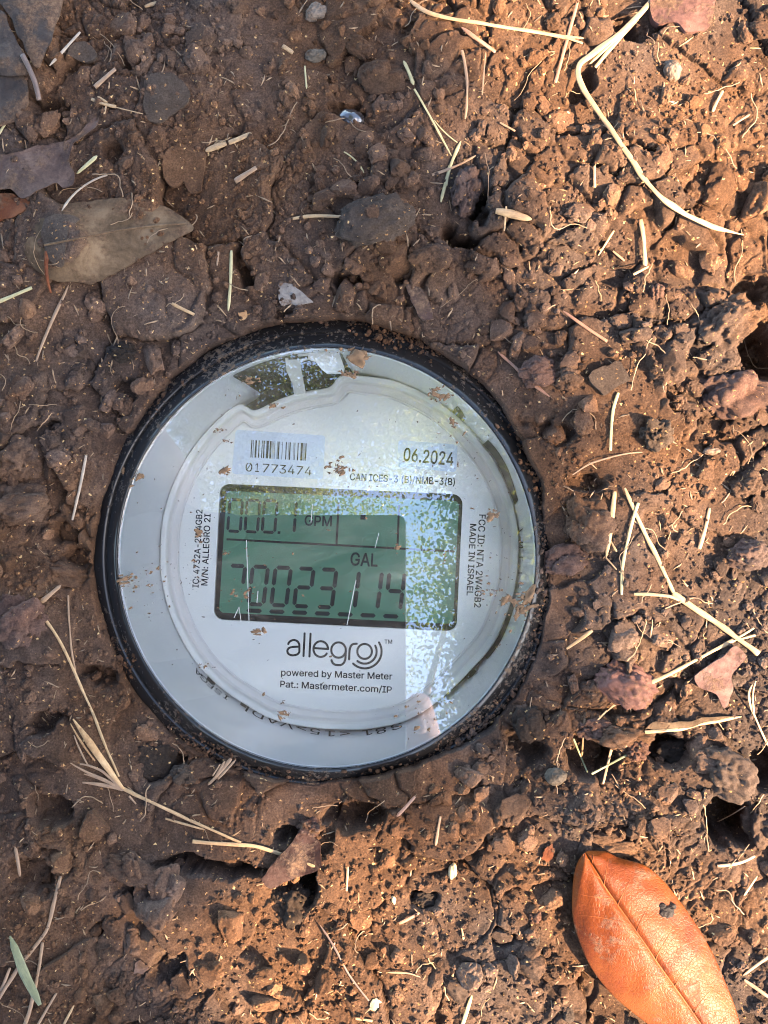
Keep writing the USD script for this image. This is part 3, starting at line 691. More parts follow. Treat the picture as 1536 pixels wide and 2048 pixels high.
# dirt lying on the glass and the ring
fl = []
fr = np.random.default_rng(21)
ico = trimesh.creation.icosphere(1)
CL = [(500, 758, 26, 10, 26, .8), (475, 790, 22, 8, 8, .6), (550, 812, 14, 5, 8, .8), (680, 935, 26, 16, 34, 1.0), (722, 700, 12, 24, 30, 1.5), (705, 748, 22, 8, 26, 1.4), (868, 786, 24, 12, 24, 1.0), (890, 795, 14, 10, 14, 1.0), (905, 845, 8, 6, 8, 1.0), (985, 1030, 12, 10, 26, 1.2),
      (1018, 1200, 16, 10, 26, 1.2), (985, 1185, 24, 18, 26, .7), (568, 1428, 14, 10, 16, .9), (565, 1405, 5, 4, 6, .9), (528, 1388, 5, 4, 6, .9), (396, 1065, 14, 12, 14, .8), (437, 858, 12, 8, 14, .9), (455, 882, 8, 6, 8, .8), (446, 943, 14, 8, 20, 1.0), (268, 955, 20, 12, 30, 1.0),
      (245, 1155, 14, 10, 14, .9), (270, 1168, 40, 12, 30, .6), (480, 1185, 36, 20, 30, .7), (455, 1105, 10, 8, 10, .8), (515, 1262, 9, 6, 12, 1.3), (1040, 1215, 16, 30, 40, 1.2), (1065, 1200, 26, 26, 60, 1.4), (890, 1120, 4, 10, 5, .7), (795, 1095, 2, 12, 12, .7), (660, 1340, 80, 30, 6, .5), (390, 1150, 20, 40, 14, .6), (410, 1330, 20, 8, 16, .8), (700, 700, 20, 12, 20, 1.2), (860, 1400, 30, 40, 10, .5)]
CL += [(648, 1115, 260, 260, 150, 0.34), (420, 1100, 130, 200, 60, .4), (900, 900, 120, 120, 60, .4), (1000, 1150, 60, 140, 70, .5), (300, 1180, 60, 60, 60, .5), (640, 700, 150, 20, 50, .5), (860, 1440, 80, 40, 50, .5)]
for cx, cy, sx, sy, n, size in CL:
    for _ in range(n):
        x, y = fr.normal(cx, sx * 0.5 if n < 150 else sx * 0.6), fr.normal(cy, sy * 0.5 if n < 150 else sy * 0.6)
        s = size * fr.lognormal(-0.45, 0.6) * 0.24 * MM
        p = P(x, y, ZG); rr_ = np.hypot(p[0] - CX, p[1] - CY) / MM
        zb = ZG if rr_ < R + 0.2 else -1.1 * MM - max(0, rr_ - R - 4) * 0.55 * MM
        p = P(x, y, zb)
        v = np.array(ico.vertices) * (1 + 0.35 * fr.normal(size=(len(ico.vertices), 1))) * [s * fr.uniform(.8, 2.4), s * fr.uniform(.5, 1.1), s * 0.35]
        a = fr.uniform(0, np.pi) if fr.random() < .4 else fr.normal(0.2, .4); c_, s_ = math.cos(a), math.sin(a)
        fl.append((v @ np.array([[c_, s_, 0], [-s_, c_, 0], [0, 0, 1]]) + p + [0, 0, s * 0.2], ico.faces))
top('dirt_flecks', join(fl), 'dirt_fleck', label='brown dirt flecks sticking to the meter glass', cat='dirt', kind='stuff', smooth=True)

# ------------------------------------------------------------------ straws and stalks
STRAW = [  # label, material, [(polyline pixels), half-width scale px] ...
    ('long cream straw along the top edge with a split right end', 'straw_cream', [([(820, 3), (860, 26), (960, 46), (1080, 66), (1150, 77)], 10), ([(1130, 73), (1168, 77)], 6), ([(1130, 76), (1166, 86)], 5)]),
    ('long cream stalk at the upper right, sharply bent with a frayed top', 'straw_cream', [([(1312, -10), (1245, 62), (1180, 112), (1158, 130), (1155, 142), (1165, 175), (1200, 228), (1250, 300), (1300, 370), (1350, 415), (1420, 450), (1487, 467)], 13), ([(1285, 25), (1225, 92), (1190, 135)], 10), ([(1262, 52), (1215, 95), (1180, 128)], 7)]),
    ('thin reddish stick crossing the right end of the top straw', 'straw_red', [([(1158, -8), (1137, 70), (1110, 165)], 7)]),
    ('short brown straw just below the long top straw', 'straw_red', [([(922, 55), (950, 75), (992, 103)], 8)]),
    ('upright orange-brown straw below the long top straw', 'straw_tan', [([(924, 100), (934, 170), (930, 238)], 7)]),
    ('thin upright straw right of the orange-brown one', 'straw_tan', [([(971, 105), (964, 190)], 4)]),
    ('slender jointed green-yellow stalk slanting above the crossed straws', 'straw_green', [([(807, 122), (818, 145), (828, 170)], 8), ([(828, 178), (865, 242), (903, 312)], 5), ([(868, 240), (890, 265), (915, 285)], 2.4)]),
    ('pale green frayed straw, upper one of two crossed straws', 'straw_green', [([(920, 283), (902, 328), (882, 405)], 9), ([(898, 330), (892, 372)], 6)]),
    ('brown straw lying under the pale green frayed straw', 'straw_tan', [([(864, 350), (905, 335), (952, 311)], 6)]),
    ('wavy pale straw above the meter, curled at its right end', 'straw_cream', [([(585, 437), (640, 431), (690, 433), (708, 425), (718, 418)], 8)]),
    ('whitish thick straw piece in two jointed segments', 'straw_cream', [([(411, 303), (452, 288)], 13), ([(457, 286), (502, 268)], 12)]),
    ('stubby tan straw piece below the whitish one', 'straw_tan', [([(470, 363), (513, 334)], 14)]),
    ('short grey-green straw by the curled purple leaf', 'straw_green', [([(154, 348), (194, 311)], 9)]),
    ('short pale straw near the dark leaves in the top left corner', 'straw_tan', [([(189, 174), (231, 137)], 9)]),
    ('tiny pale straw at the left edge under the dark leaves', 'straw_green', [([(-4, 268), (13, 245)], 8)]),
    ('small frayed cream straw with splinters near the upper left', 'straw_cream', [([(182, 198), (205, 207), (232, 213)], 8), ([(195, 193), (215, 205)], 5), ([(212, 212), (208, 232)], 5), ([(230, 214), (286, 228)], 2.5)]),
    ('cream chip of straw at the top edge left of centre', 'straw_cream', [([(289, 13), (313, 5)], 9)]),
    ('bent grey twig above the muddy brown leaf', 'twig', [([(124, 422), (155, 382), (215, 350)], 5)]),
    ('grey twig beside the dark leaves in the top left corner', 'twig', [([(99, 131), (160, 64)], 7)]),
    ('pale green straw at the left edge below the muddy leaf', 'straw_green', [([(-8, 606), (63, 576)], 9)]),
    ('knotty tan straw below the muddy leaf at left', 'straw_tan', [([(137, 570), (118, 612), (98, 655), (72, 722)], 8)]),
    ('upright pale green straw above the meter glass', 'straw_green', [([(463, 500), (461, 560), (457, 622)], 7)]),
    ('short cream straw up and left of the meter', 'straw_cream', [([(344, 607), (388, 630)], 8)]),
    ('thin curved yellowish straw in the upper middle', 'straw_green', [([(688, 304), (710, 320), (728, 346)], 4)]),
    ('small cream husk in the upper middle', 'straw_cream', [([(565, 92), (586, 106)], 9)]),
    ('thin upright pale straw in the upper middle', 'straw_green', [([(610, 132), (613, 178)], 4.5)]),
    ('broad cream straw chip with a crosspiece, above and right of the meter', 'straw_cream', [([(990, 421), (1065, 438)], 15), ([(1013, 412), (1008, 462)], 6)]),
    ('short cream straw in the upper right soil', 'straw_cream', [([(1446, 181), (1436, 200), (1425, 224)], 8)]),
    ('little upright pale straw left of the long bent stalk', 'straw_cream', [([(1189, 332), (1190, 375)], 6)]),
    ('upright tan straw under the curve of the long bent stalk', 'straw_tan', [([(1281, 440), (1287, 480), (1291, 532)], 10)]),
    ('thin cream straw slanting under the long bent stalk', 'straw_cream', [([(1228, 461), (1197, 511)], 4)]),
    ('small cream straw at the foot of the upright tan straw', 'straw_cream', [([(1298, 533), (1267, 549)], 5.5)]),
    ('small straw sliver beside the thin slanting straw', 'straw_tan', [([(1226, 502), (1249, 522)], 5)]),
    ('reddish straw half caked in soil at the upper right of the meter', 'straw_red', [([(1126, 622), (1170, 652), (1215, 682)], 7)]),
    ('long reddish straw close to the upper right of the meter rim', 'straw_red', [([(996, 704), (1024, 730), (1060, 764), (1099, 793)], 8)]),
    ('slightly curved pale green straw under the grey flat stone', 'straw_green', [([(1237, 786), (1226, 825), (1221, 901)], 7)]),
    ('flat pale straw right of the meter with a splinter at its foot', 'straw_cream', [([(1230, 986), (1222, 1050), (1214, 1115)], 11), ([(1220, 1080), (1234, 1104)], 5), ([(1212, 1115), (1233, 1140)], 4)]),
    ('thin greenish straw crossed by the long forked straw', 'straw_green', [([(1277, 1006), (1258, 1072), (1244, 1148), (1243, 1190)], 7)]),
    ('long forked yellow straw right of the meter', 'straw_cream', [([(1250, 976), (1275, 1035), (1307, 1100), (1351, 1197)], 9), ([(1345, 1188), (1424, 1240), (1518, 1309)], 14), ([(1267, 1188), (1337, 1193), (1358, 1202)], 9)]),
    ('long yellow straw with split top leaning across the reddish stone', 'straw_cream', [([(1500, 1262), (1430, 1300), (1361, 1337), (1251, 1393), (1212, 1423)], 9), ([(1508, 1256), (1470, 1280)], 5), ([(1512, 1270), (1470, 1281)], 5), ([(1214, 1421), (1181, 1455)], 4)]),
    ('pale straw with a curled dark sheath below the reddish stone', 'straw_cream', [([(1290, 1463), (1357, 1459), (1400, 1449), (1482, 1433)], 8), ([(1435, 1442), (1448, 1460)], 3)]),
    ('looped double straw at the right edge', 'straw_cream', [([(1512, 1362), (1497, 1390), (1500, 1410), (1512, 1440), (1540, 1498)], 5), ([(1512, 1362), (1506, 1395), (1508, 1425)], 4)]),
    ('thin pale straw standing in the dark hollow', 'straw_tan', [([(1169, 1432), (1164, 1512)], 4.5)]),
    ('thin green straw in the dark hollow', 'blade_green', [([(1147, 1478), (1175, 1545)], 4.5)]),
    ('upright cream straw in the middle of the dark hollow', 'straw_cream', [([(1227, 1479), (1206, 1568)], 6)]),
    ('green-grey straw lying across the dark hollow', 'blade_green', [([(1183, 1548), (1255, 1509)], 5)]),
    ('short cream straw at the lower right of the meter rim', 'straw_cream', [([(1185, 1262), (1133, 1298)], 7)]),
    ('crumbly tan straw right of the forked straw', 'straw_tan', [([(1420, 1016), (1412, 1050), (1399, 1098)], 8)]),
    ('thin straw left of the forked straw in the right hollow', 'straw_tan', [([(1148, 985), (1157, 1030)], 4)]),
    ('slim golden stalk curving down the left side below the meter', 'straw_cream', [([(70, 1216), (95, 1246), (120, 1283), (153, 1353), (182, 1420), (207, 1482), (237, 1553)], 7)]),
    ('thin grey-brown stalk beside the golden curved stalk', 'straw_tan', [([(136, 1190), (141, 1283), (150, 1340)], 5)]),
    ('long pale stalk running right from the dry seed head', 'straw_cream', [([(244, 1577), (352, 1627), (420, 1659), (482, 1686)], 8), ([(331, 1637), (370, 1648), (410, 1659)], 6)]),
    ('cream straw bent over the black hollow below the meter', 'straw_cream', [([(385, 1683), (440, 1688), (501, 1691), (560, 1708), (637, 1736)], 9)]),
    ('long mottled tan stalk at the lower left edge', 'straw_tan', [([(121, 1753), (108, 1805), (95, 1857), (60, 1905), (30, 1945), (-6, 2005)], 9)]),
    ('tan stalk behind the green blade at the lower left', 'straw_tan', [([(85, 1886), (75, 1950), (62, 2012), (48, 2055)], 9)]),
    ('short tan straw at the left edge above the mottled stalk', 'straw_tan', [([(31, 1692), (40, 1752)], 9)]),
    ('small straw by the foot of the green blade', 'straw_tan', [([(20, 1936), (0, 1985)], 8)]),
    ('thin straw at the bottom edge right of the green blade', 'straw_tan', [([(113, 1986), (74, 2052)], 6)]),
    ('short pale straw at the bottom edge, lower left', 'straw_cream', [([(147, 2010), (127, 2052)], 6)]),
    ('grey-green fibre stalk hugging the left of the meter', 'twig', [([(173, 910), (162, 964), (145, 1040)], 6)]),
    ('orange straw chip left of the meter', 'straw_tan', [([(122, 1172), (83, 1204)], 11)]),
    ('reddish chip of straw below the meter', 'straw_red', [([(831, 1593), (794, 1633)], 8)]),
    ('upright tan straw below the meter', 'straw_tan', [([(881, 1634), (876, 1660), (871, 1692)], 7)]),
    ('short tan straw right of the wet bark', 'straw_tan', [([(696, 1733), (694, 1782)], 6)]),
    ('short red straw in the lower middle', 'straw_red', [([(798, 1847), (838, 1826)], 7)]),
    ('tiny pale straw in the lower middle', 'straw_cream', [([(923, 1856), (927, 1880)], 5)]),
    ('greenish straw at the bottom edge', 'straw_green', [([(944, 1990), (934, 2020), (922, 2056)], 9)]),
    ('thin dark stick pointing to the pale flat seed at the bottom', 'twig_dark', [([(640, 1850), (666, 1890), (696, 1946), (738, 2002)], 5)]),
    ('pale straw chip at the bottom edge', 'straw_cream', [([(711, 2037), (744, 2041)], 7)]),
    ('thin curved brown straw in the lower middle', 'straw_tan', [([(775, 1945), (810, 1946), (842, 1955)], 4)]),
    ('greyish straw at the right edge beside the orange leaf, upper of two', 'straw_tan', [([(1486, 1951), (1512, 1932), (1542, 1910)], 8)]),
    ('greyish straw at the right edge beside the orange leaf, lower of two', 'straw_tan', [([(1488, 1959), (1542, 1997)], 8)]),
    ('small pale straw above the right edge of the orange leaf', 'straw_cream', [([(1515, 1752), (1488, 1792)], 5)]),
    ('pale hair-thin root over the round dark hole', 'straw_tan', [([(1434, 1644), (1465, 1628), (1490, 1612)], 3)]),
    ('tan root along the lower rim of the round dark hole', 'straw_tan', [([(1436, 1732), (1470, 1728), (1510, 1712)], 7)]),
    ('frayed orange fibre bundle stuck on the lower left of the meter rim', 'straw_tan', [([(416, 1570), (440, 1545), (462, 1518)], 10), ([(428, 1560), (450, 1522)], 6), ([(436, 1558), (472, 1520)], 6), ([(425, 1552), (440, 1528)], 4)]),
    ('tiny upright straw beside the upright pale green straw', 'straw_tan', [([(437, 503), (434, 531)], 6)]),
    ('tan fibre lying on the clod right of the meter', 'straw_tan', [([(1145, 950), (1190, 924), (1285, 905)], 4)]),
    ('cream straw lying at the left foot of the upper crossed straws', 'straw_tan', [([(1000, 245), (1030, 262)], 4)]),
    ('short tan straw by the pebble near the right edge', 'straw_tan', [([(1500, 228), (1466, 250)], 6)]),
]


def straw_path(line, lift, rise=0.0):
    n = max(10, int(np.hypot(*np.diff(np.array(line), axis=0).T).sum() / 6))
    px = curve(line, n)
    pts = np.array([on_ground(x, y, Hm) for x, y in px])
    z = pts[:, 2]
    k = max(2.0, n / 9)
    z = np.maximum(gaussian_filter(maximum_filter(z, max(3, n // 6)), k, mode='nearest'), gaussian_filter(z, 2.0, mode='nearest')) * 0.7 + 0.3 * gaussian_filter(z, k, mode='nearest')
    z = gaussian_filter(maximum_filter(np.maximum(z, sample(Hx, pts[:, 0], pts[:, 1]) - 0.1 * MM), 5), 2.0, mode='nearest')
    r = np.hypot(pts[:, 0] - CX, pts[:, 1] - CY)
    z = np.where(r < 50.8 * MM, np.maximum(z, -0.6 * MM), z) + lift + rise
    return np.array([P(x, y, zz) for (x, y), zz in zip(px, z)])


sr = np.random.default_rng(5)
for label, m, strands in STRAW:
    paths = []
    for k, (line, w) in enumerate(strands):
        hw = w * 0.5 * (D - 0.004) / F * 0.84
        pth = straw_path(line, hw * 0.1, 0.12 * MM * k)
        n = len(pth); s = np.linspace(0, 1, n)
        e0, e1 = sr.choice([0.3, 0.75, 0.9], 2)
        taper = np.minimum(1, np.minimum(e0 + 6 * s, e1 + 6 * (1 - s))) * (1 + 0.16 * gaussian_filter(sr.normal(0, 1, n), 2) * 2)
        pth = pth + np.c_[gaussian_filter(sr.normal(0, 1, (n, 2)), (2.5, 0)) * hw * 0.35, np.zeros(n)]
        paths.append(tube(pth, hw * taper, hw * 0.40 * taper, 8))
    base = paths[0][0].mean(0); base[2] = paths[0][0][:, 2].min()
    cat = 'twig' if m.startswith('twig') else 'straw'
    nm = {'straw': 'straw', 'twig': 'twig'}[cat]
    if len(paths) == 1:
        top(nm, paths[0], m, label, cat, 'straw bits on the soil' if cat == 'straw' else None, smooth=True, uv=paths[0][2])
    else:
        t = thing(nm, label, cat, 'straw bits on the soil' if cat == 'straw' else None, loc=base)
        for k, p in enumerate(paths):
            part(t, 'stalk' if k == 0 else 'strand', p, m, smooth=True, uv=p[2])

# the dry seed head with its spikelets, lower left
sh = thing('dry_seed_head', 'dry grass seed head with a golden husk and splayed spikelets, lower left of the meter', 'seed head', loc=on_ground(244, 1577))
for line, ws, m in [([(146, 1438), (170, 1472), (200, 1515), (247, 1578)], (3, 16, 14, 6), 'husk'), ([(141, 1447), (160, 1480), (190, 1522)], (2, 5, 3), 'husk'), ([(148, 1470), (170, 1520), (176, 1530)], (2, 4, 3), 'straw_tan'),
                    ([(141, 1526), (175, 1545), (210, 1560), (247, 1580)], (2, 5, 6, 5), 'straw_tan'), ([(160, 1528), (200, 1540), (225, 1560), (246, 1578)], (3, 5, 6, 5), 'straw_tan'),
                    ([(165, 1565), (205, 1570), (245, 1580)], (3, 8, 5), 'straw_tan'), ([(168, 1548), (205, 1560), (240, 1578)], (2, 5, 4), 'straw_tan'), ([(258, 1592), (272, 1608)], (5, 3), 'straw_tan')]:
    pth = straw_path(line, 0.3 * MM, 0.5 * MM); n = len(pth)
    w = np.interp(np.linspace(0, 1, n), np.linspace(0, 1, len(ws)), ws) * 0.5 * D / F
    p = tube(pth, w, w * 0.6, 8)
    part(sh, 'husk' if m == 'husk' else 'spikelet', p, m, smooth=True, uv=p[2])

# ------------------------------------------------------------------ leaves, chips


def plate(poly_px, t=0.25, lift=0.4, size=0.9, rough=0.25, seed=0, tilt=(0, 0), curl=0.0):
    """A thin curved sheet with the outline given in pixels, lying on the soil (world coordinates)."""
    r = np.random.default_rng(seed)
    c = np.mean(poly_px, axis=0); z0 = on_ground(c[0], c[1], Hm)[2] + lift * MM
    pts = np.array([P(x, y, z0)[:2] for x, y in poly_px])
    q = np.vstack([pts, pts[:1]]); tt = np.r_[0, np.cumsum(np.linalg.norm(np.diff(q, axis=0), axis=1))]
    dense = PchipInterpolator(tt, q)(np.linspace(0, tt[-1], max(40, int(tt[-1] / 0.0007)), endpoint=False))
    dense += gaussian_filter(r.normal(0, 1, dense.shape), (1.0, 0), mode='wrap') * rough * MM
    poly = Polygon(dense).buffer(0); poly = max(getattr(poly, 'geoms', [poly]), key=lambda g: g.area)
    m = trimesh.creation.extrude_polygon(poly, t * MM, engine='earcut')
    v, f = trimesh.remesh.subdivide_to_size(m.vertices, m.faces, size * MM, max_iter=14)
    m = trimesh.Trimesh(v, f, process=True); m.merge_vertices()
    v = np.array(m.vertices); cc = np.array(poly.centroid.coords[0]); d = v[:, :2] - cc
    ext = np.abs(d).max()
    bound = sample(gaussian_filter(Hm, 10), v[:, 0], v[:, 1])
    edge = np.array([poly.exterior.distance(Point(p)) for p in v[:, :2]])
    v[:, 2] += bound * 0.75 + z0 * 0.25 + lift * MM * 0.5 - t * MM + d[:, 0] * tilt[0] + d[:, 1] * tilt[1]
    v[:, 2] += (1.3 * (nz(v[:, 0], v[:, 1], 0.008, 83 + seed, 3) - 0.5) + 0.5 * (nz(v[:, 0], v[:, 1], 0.002, 85 + seed, 3) - 0.5)) * MM + curl * MM * np.exp(-edge / (1.2 * MM))
    m.vertices = v
    return m


lf = thing('fallen_leaf', 'muddy grey-brown leaf pressed flat into the soil at the upper left', 'leaf', loc=on_ground(210, 480))
part(lf, 'blade', plate([(47, 495), (60, 465), (77, 435), (105, 415), (140, 403), (200, 394), (267, 394), (327, 408), (363, 430), (381, 447), (333, 483), (267, 520), (213, 550), (180, 561), (133, 562), (100, 556), (67, 533)], 0.3, 0.35, curl=-0.3, seed=1), 'leaf_muddy', smooth=40)
pp = straw_path([(88, 490), (150, 478), (220, 464), (300, 452), (372, 447)], 0.5 * MM); p = tube(pp, 0.22 * MM, 0.16 * MM, 6); part(lf, 'midrib', p, 'leaf_muddy', smooth=True, uv=p[2])
pp = straw_path([(95, 500), (92, 530), (102, 586)], 0.7 * MM); p = tube(pp, 0.5 * MM * np.linspace(1.2, .5, len(pp)), 0.3 * MM, 8); part(lf, 'leaf_stalk', p, 'leaf_rust', smooth=True, uv=p[2])
part(lf, 'mud_crust', plate([(85, 430), (130, 422), (150, 432), (135, 455), (130, 490), (122, 520), (108, 530), (85, 500), (78, 460)], 0.35, 1.3, seed=2), 'clod_grey', smooth=40)
top('fallen_leaf', plate([(-20, -20), (118, -20), (113, 20), (104, 62), (88, 98), (72, 132), (60, 120), (40, 80), (20, 40), (2, 10)], 0.25, 2.0, seed=3, curl=-.4), 'leaf_dark', 'dark grey leaf in the top left corner, widest of the three', 'leaf', smooth=40)
top('fallen_leaf', plate([(-20, 10), (4, 20), (22, 60), (45, 110), (52, 146), (30, 148), (-20, 138)], 0.25, 2.0, seed=4, curl=-.4), 'leaf_dark', 'narrow dark grey leaf at the left edge, middle of the three joined leaves', 'leaf', smooth=40)
top('fallen_leaf', plate([(-20, 146), (20, 148), (52, 156), (60, 175), (58, 205), (45, 232), (10, 250), (-20, 255)], 0.25, 1.6, seed=5, curl=-.4), 'leaf_dark', 'dark grey leaf at the left edge, lowest of the three joined leaves', 'leaf', smooth=40)
p = tube(straw_path([(45, 110), (62, 145), (70, 165), (78, 200)], 0.8 * MM, 0.8 * MM), 0.55 * MM, 0.45 * MM, 8); top('leaf_stalk', p, 'twig_dark', 'dark stalk joining the three dark leaves in the top left corner', 'stalk', smooth=True, uv=p[2])
pl = thing('fallen_leaf', 'torn purple-brown leaf curled at the left edge', 'leaf', loc=on_ground(70, 340))
part(pl, 'blade', plate([(-20, 312), (30, 308), (70, 290), (118, 286), (140, 280), (170, 258), (196, 232), (200, 240), (170, 275), (147, 292), (142, 330), (150, 350), (146, 372), (130, 380), (114, 368), (90, 385), (58, 402), (20, 382), (-20, 384)], 0.25, 1.2, seed=6, curl=.4, tilt=(0, -.1)), 'leaf_purple', smooth=40)
part(pl, 'folded_underside', plate([(-20, 384), (20, 384), (58, 400), (84, 396), (92, 404), (60, 418), (40, 430), (0, 436), (-20, 440)], 0.25, -0.2, seed=7), 'leaf_rust', smooth=40, label='rust-red underside')

for name, lab, cat, pts, m, t, lift, tilt in [
    ('bark_chip', 'pale grey papery chip just above the meter', 'chip', [(549, 551), (560, 549), (572, 560), (590, 570), (610, 590), (626, 605), (604, 607), (596, 613), (580, 608), (565, 611), (558, 596), (556, 578)], 'chip_pale', .3, .6, (.1, -.1)),
    ('bark_chip', 'pinkish pale chip touching the forked straw near the right edge', 'chip', [(1394, 1353), (1412, 1340), (1431, 1327), (1455, 1308), (1474, 1293), (1491, 1313), (1480, 1330), (1467, 1350), (1466, 1370), (1464, 1387), (1451, 1418), (1440, 1400), (1434, 1390), (1404, 1380)], 'chip_pink', .5, .8, (.1, 0)),
    ('bark_chip', 'small pale triangular chip above the meter rim', 'chip', [(475, 627), (495, 622), (490, 641)], 'husk', .3, .5, (0, 0)),
    ('flat_stone', 'grey flat stone up and right of the meter', 'stone', [(1177, 750), (1195, 737), (1211, 730), (1237, 723), (1250, 742), (1261, 760), (1244, 770), (1228, 778), (1211, 787), (1197, 777)], 'clod_grey', 1.6, 1.0, (0, .05)),
    ('flat_stone', 'pinkish stone at the top edge near the right corner', 'stone', [(1305, -15), (1309, 30), (1330, 45), (1352, 43), (1375, 62), (1400, 62), (1420, 48), (1436, -15)], 'stone_pink', 2.0, 1.2, (0, 0)),
    ('soil_flake', 'angular tan clod slab left of the whitish straw', 'clod', [(330, 320), (360, 290), (390, 300), (412, 310), (408, 345), (400, 380), (380, 385), (365, 360), (345, 370), (325, 350)], 'clod_brown', 1.2, .5, (0, 0)),
    ('soil_flake', 'smooth grey-brown flake near the twig at the upper left', 'clod', [(137, 108), (150, 85), (165, 80), (188, 98), (192, 112), (175, 124), (155, 118)], 'clod_grey', .8, .8, (0, 0)),
    ('soil_flake', 'roundish brown flake with a cracked edge at the upper left', 'clod', [(288, 165), (300, 148), (335, 142), (365, 160), (378, 190), (362, 212), (335, 228), (315, 246), (292, 232), (287, 200)], 'clod_grey', .9, .7, (0, 0)),
    ('bark_chip', 'brown wood chip in the soil above the meter to the right', 'chip', [(812, 570), (835, 575), (862, 610), (868, 638), (850, 640), (830, 615)], 'bark_wet', .8, .6, (0, 0)),
    ('bark_chip', 'wet dark red-brown bark strip below the meter', 'chip', [(520, 1762), (545, 1730), (580, 1690), (600, 1670), (640, 1700), (642, 1735), (610, 1752), (570, 1765), (540, 1778)], 'bark_wet', 1.0, 2.2, (0, 0)),
    ('leaf_fragment', 'rust coloured scrap of leaf left of the orange leaf', 'leaf', [(1084, 1718), (1098, 1692), (1106, 1690), (1106, 1712), (1095, 1722)], 'leaf_rust', .25, .6, (0, 0)),
    ('leaf_fragment', 'tan scrap of leaf by the lower left stalks', 'leaf', [(268, 1932), (285, 1925), (295, 1940), (285, 1950), (268, 1948)], 'leaf_purple', .25, .6, (0, 0)),
    ('leaf_fragment', 'dark curled sheath over the pale straw under the reddish stone', 'leaf', [(1290, 1460), (1310, 1446), (1350, 1445), (1400, 1440), (1450, 1432), (1475, 1433), (1420, 1445), (1370, 1457), (1340, 1461)], 'leaf_muddy', .25, 1.0, (0, -.2)),
]:
    top(name, plate(pts, t, lift, seed=len(pts) + int(pts[0][0]), tilt=tilt), m, lab, cat, smooth=40)

# the glossy orange leaf
ol = thing('fallen_leaf', 'large glossy orange leaf with a black spot in the lower right corner', 'leaf', loc=on_ground(1320, 1900))
LMR = np.array([[(1166, 1709), (1171, 1705), (1178, 1702)], [(1152, 1735), (1178, 1718), (1208, 1703)], [(1146, 1768), (1191, 1741), (1238, 1716)], [(1144, 1812), (1211, 1776), (1289, 1731)], [(1147, 1843), (1232, 1806), (1328, 1764)],
                [(1159, 1884), (1260, 1846), (1362, 1806)], [(1176, 1924), (1290, 1889), (1394, 1852)], [(1200, 1961), (1318, 1931), (1425, 1906)], [(1228, 1993), (1348, 1973), (1449, 1960)], [(1264, 2024), (1378, 2015), (1469, 2011)],
                [(1310, 2058), (1408, 2058), (1482, 2055)], [(1378, 2096), (1440, 2096), (1490, 2092)], [(1450, 2122), (1468, 2122), (1486, 2118)]], float)
u = np.linspace(0, 1, len(LMR)); U = np.linspace(0, 1, 90)
LMRi = PchipInterpolator(u, LMR)(U)
V = np.linspace(-1, 1, 61)
zl = max(float(np.percentile([on_ground(x, y, Hm)[2] for x, y in LMRi[::6].reshape(-1, 2)], 80)), 0.003)


def leaf_xyz(ui, vi, up=0.0):
    i = np.clip(ui * (len(U) - 1), 0, len(U) - 1); L, Mi, Rr = (np.stack([np.interp(i, np.arange(len(U)), LMRi[:, k, c]) for c in range(2)], -1) for k in range(3))
    w = np.abs(vi)[..., None]
    px = Mi + np.where(vi[..., None] < 0, L - Mi, Rr - Mi) * w
    z = zl + (1.2 + 4.2 * (1 - np.abs(vi) ** 2.2) * np.sin(np.pi * np.clip(0.12 + 0.8 * ui, 0, 1)) + 1.6 * (vi < 0) * np.abs(vi) - 0.55 * np.exp(-(vi / 0.05) ** 2)) * MM
    ph = ui * 34 - np.abs(vi) * 9
    z = z + 0.16 * MM * np.cos(ph) * np.abs(vi) * (1 - np.abs(vi)) * 2.2 + 1.1 * MM * (nz(px[..., 0], px[..., 1], 70.0, 91, 3) - 0.5) + up * MM
    sh_ = px.shape[:-1]
    out = np.array([P(a, b, c) for (a, b), c in zip(px.reshape(-1, 2), z.ravel())])
    return out.reshape(*sh_, 3)


gu, gw = np.meshgrid(U, V, indexing='ij')
s0 = leaf_xyz(gu, gw); s1 = s0 - [0, 0, 0.22 * MM]
n_, m_ = gu.shape; fa = grid_faces(n_, m_)
bidx = np.r_[np.arange(m_), np.arange(1, n_) * m_ + m_ - 1, (n_ - 1) * m_ + np.arange(m_ - 2, -1, -1), np.arange(n_ - 2, 0, -1) * m_]
nb = np.roll(bidx, -1); N = n_ * m_
side = np.vstack([np.stack([bidx, nb, nb + N], -1), np.stack([bidx, nb + N, bidx + N], -1)])
part(ol, 'blade', (np.vstack([s0.reshape(-1, 3), s1.reshape(-1, 3)]), np.vstack([fa[:, ::-1], fa + N, side])), 'leaf_orange', smooth=50)
uu = np.linspace(0.02, 0.985, 60)
mid = leaf_xyz(uu, np.zeros(60), 0.02); p = tube(mid, np.linspace(.16, .26, 60) * MM, np.linspace(.12, .18, 60) * MM, 8); part(ol, 'midrib', p, 'leaf_vein', smooth=True, uv=p[2])
for s in (-1, 1):
    for k, us in enumerate(np.linspace(0.10, 0.86, 8) + (0.03 if s > 0 else 0)):
        q = np.linspace(0, 1, 24)
        vv = leaf_xyz(np.clip(us - 0.11 * q ** 0.8 * 1.0, 0, 1), s * q * 0.86, 0.0)
        p = tube(vv, np.linspace(.10, .03, 24) * MM, np.linspace(.07, .02, 24) * MM, 6)
        part(ol, 'side_vein', p, 'leaf_vein', smooth=True, uv=p[2])
sp = []
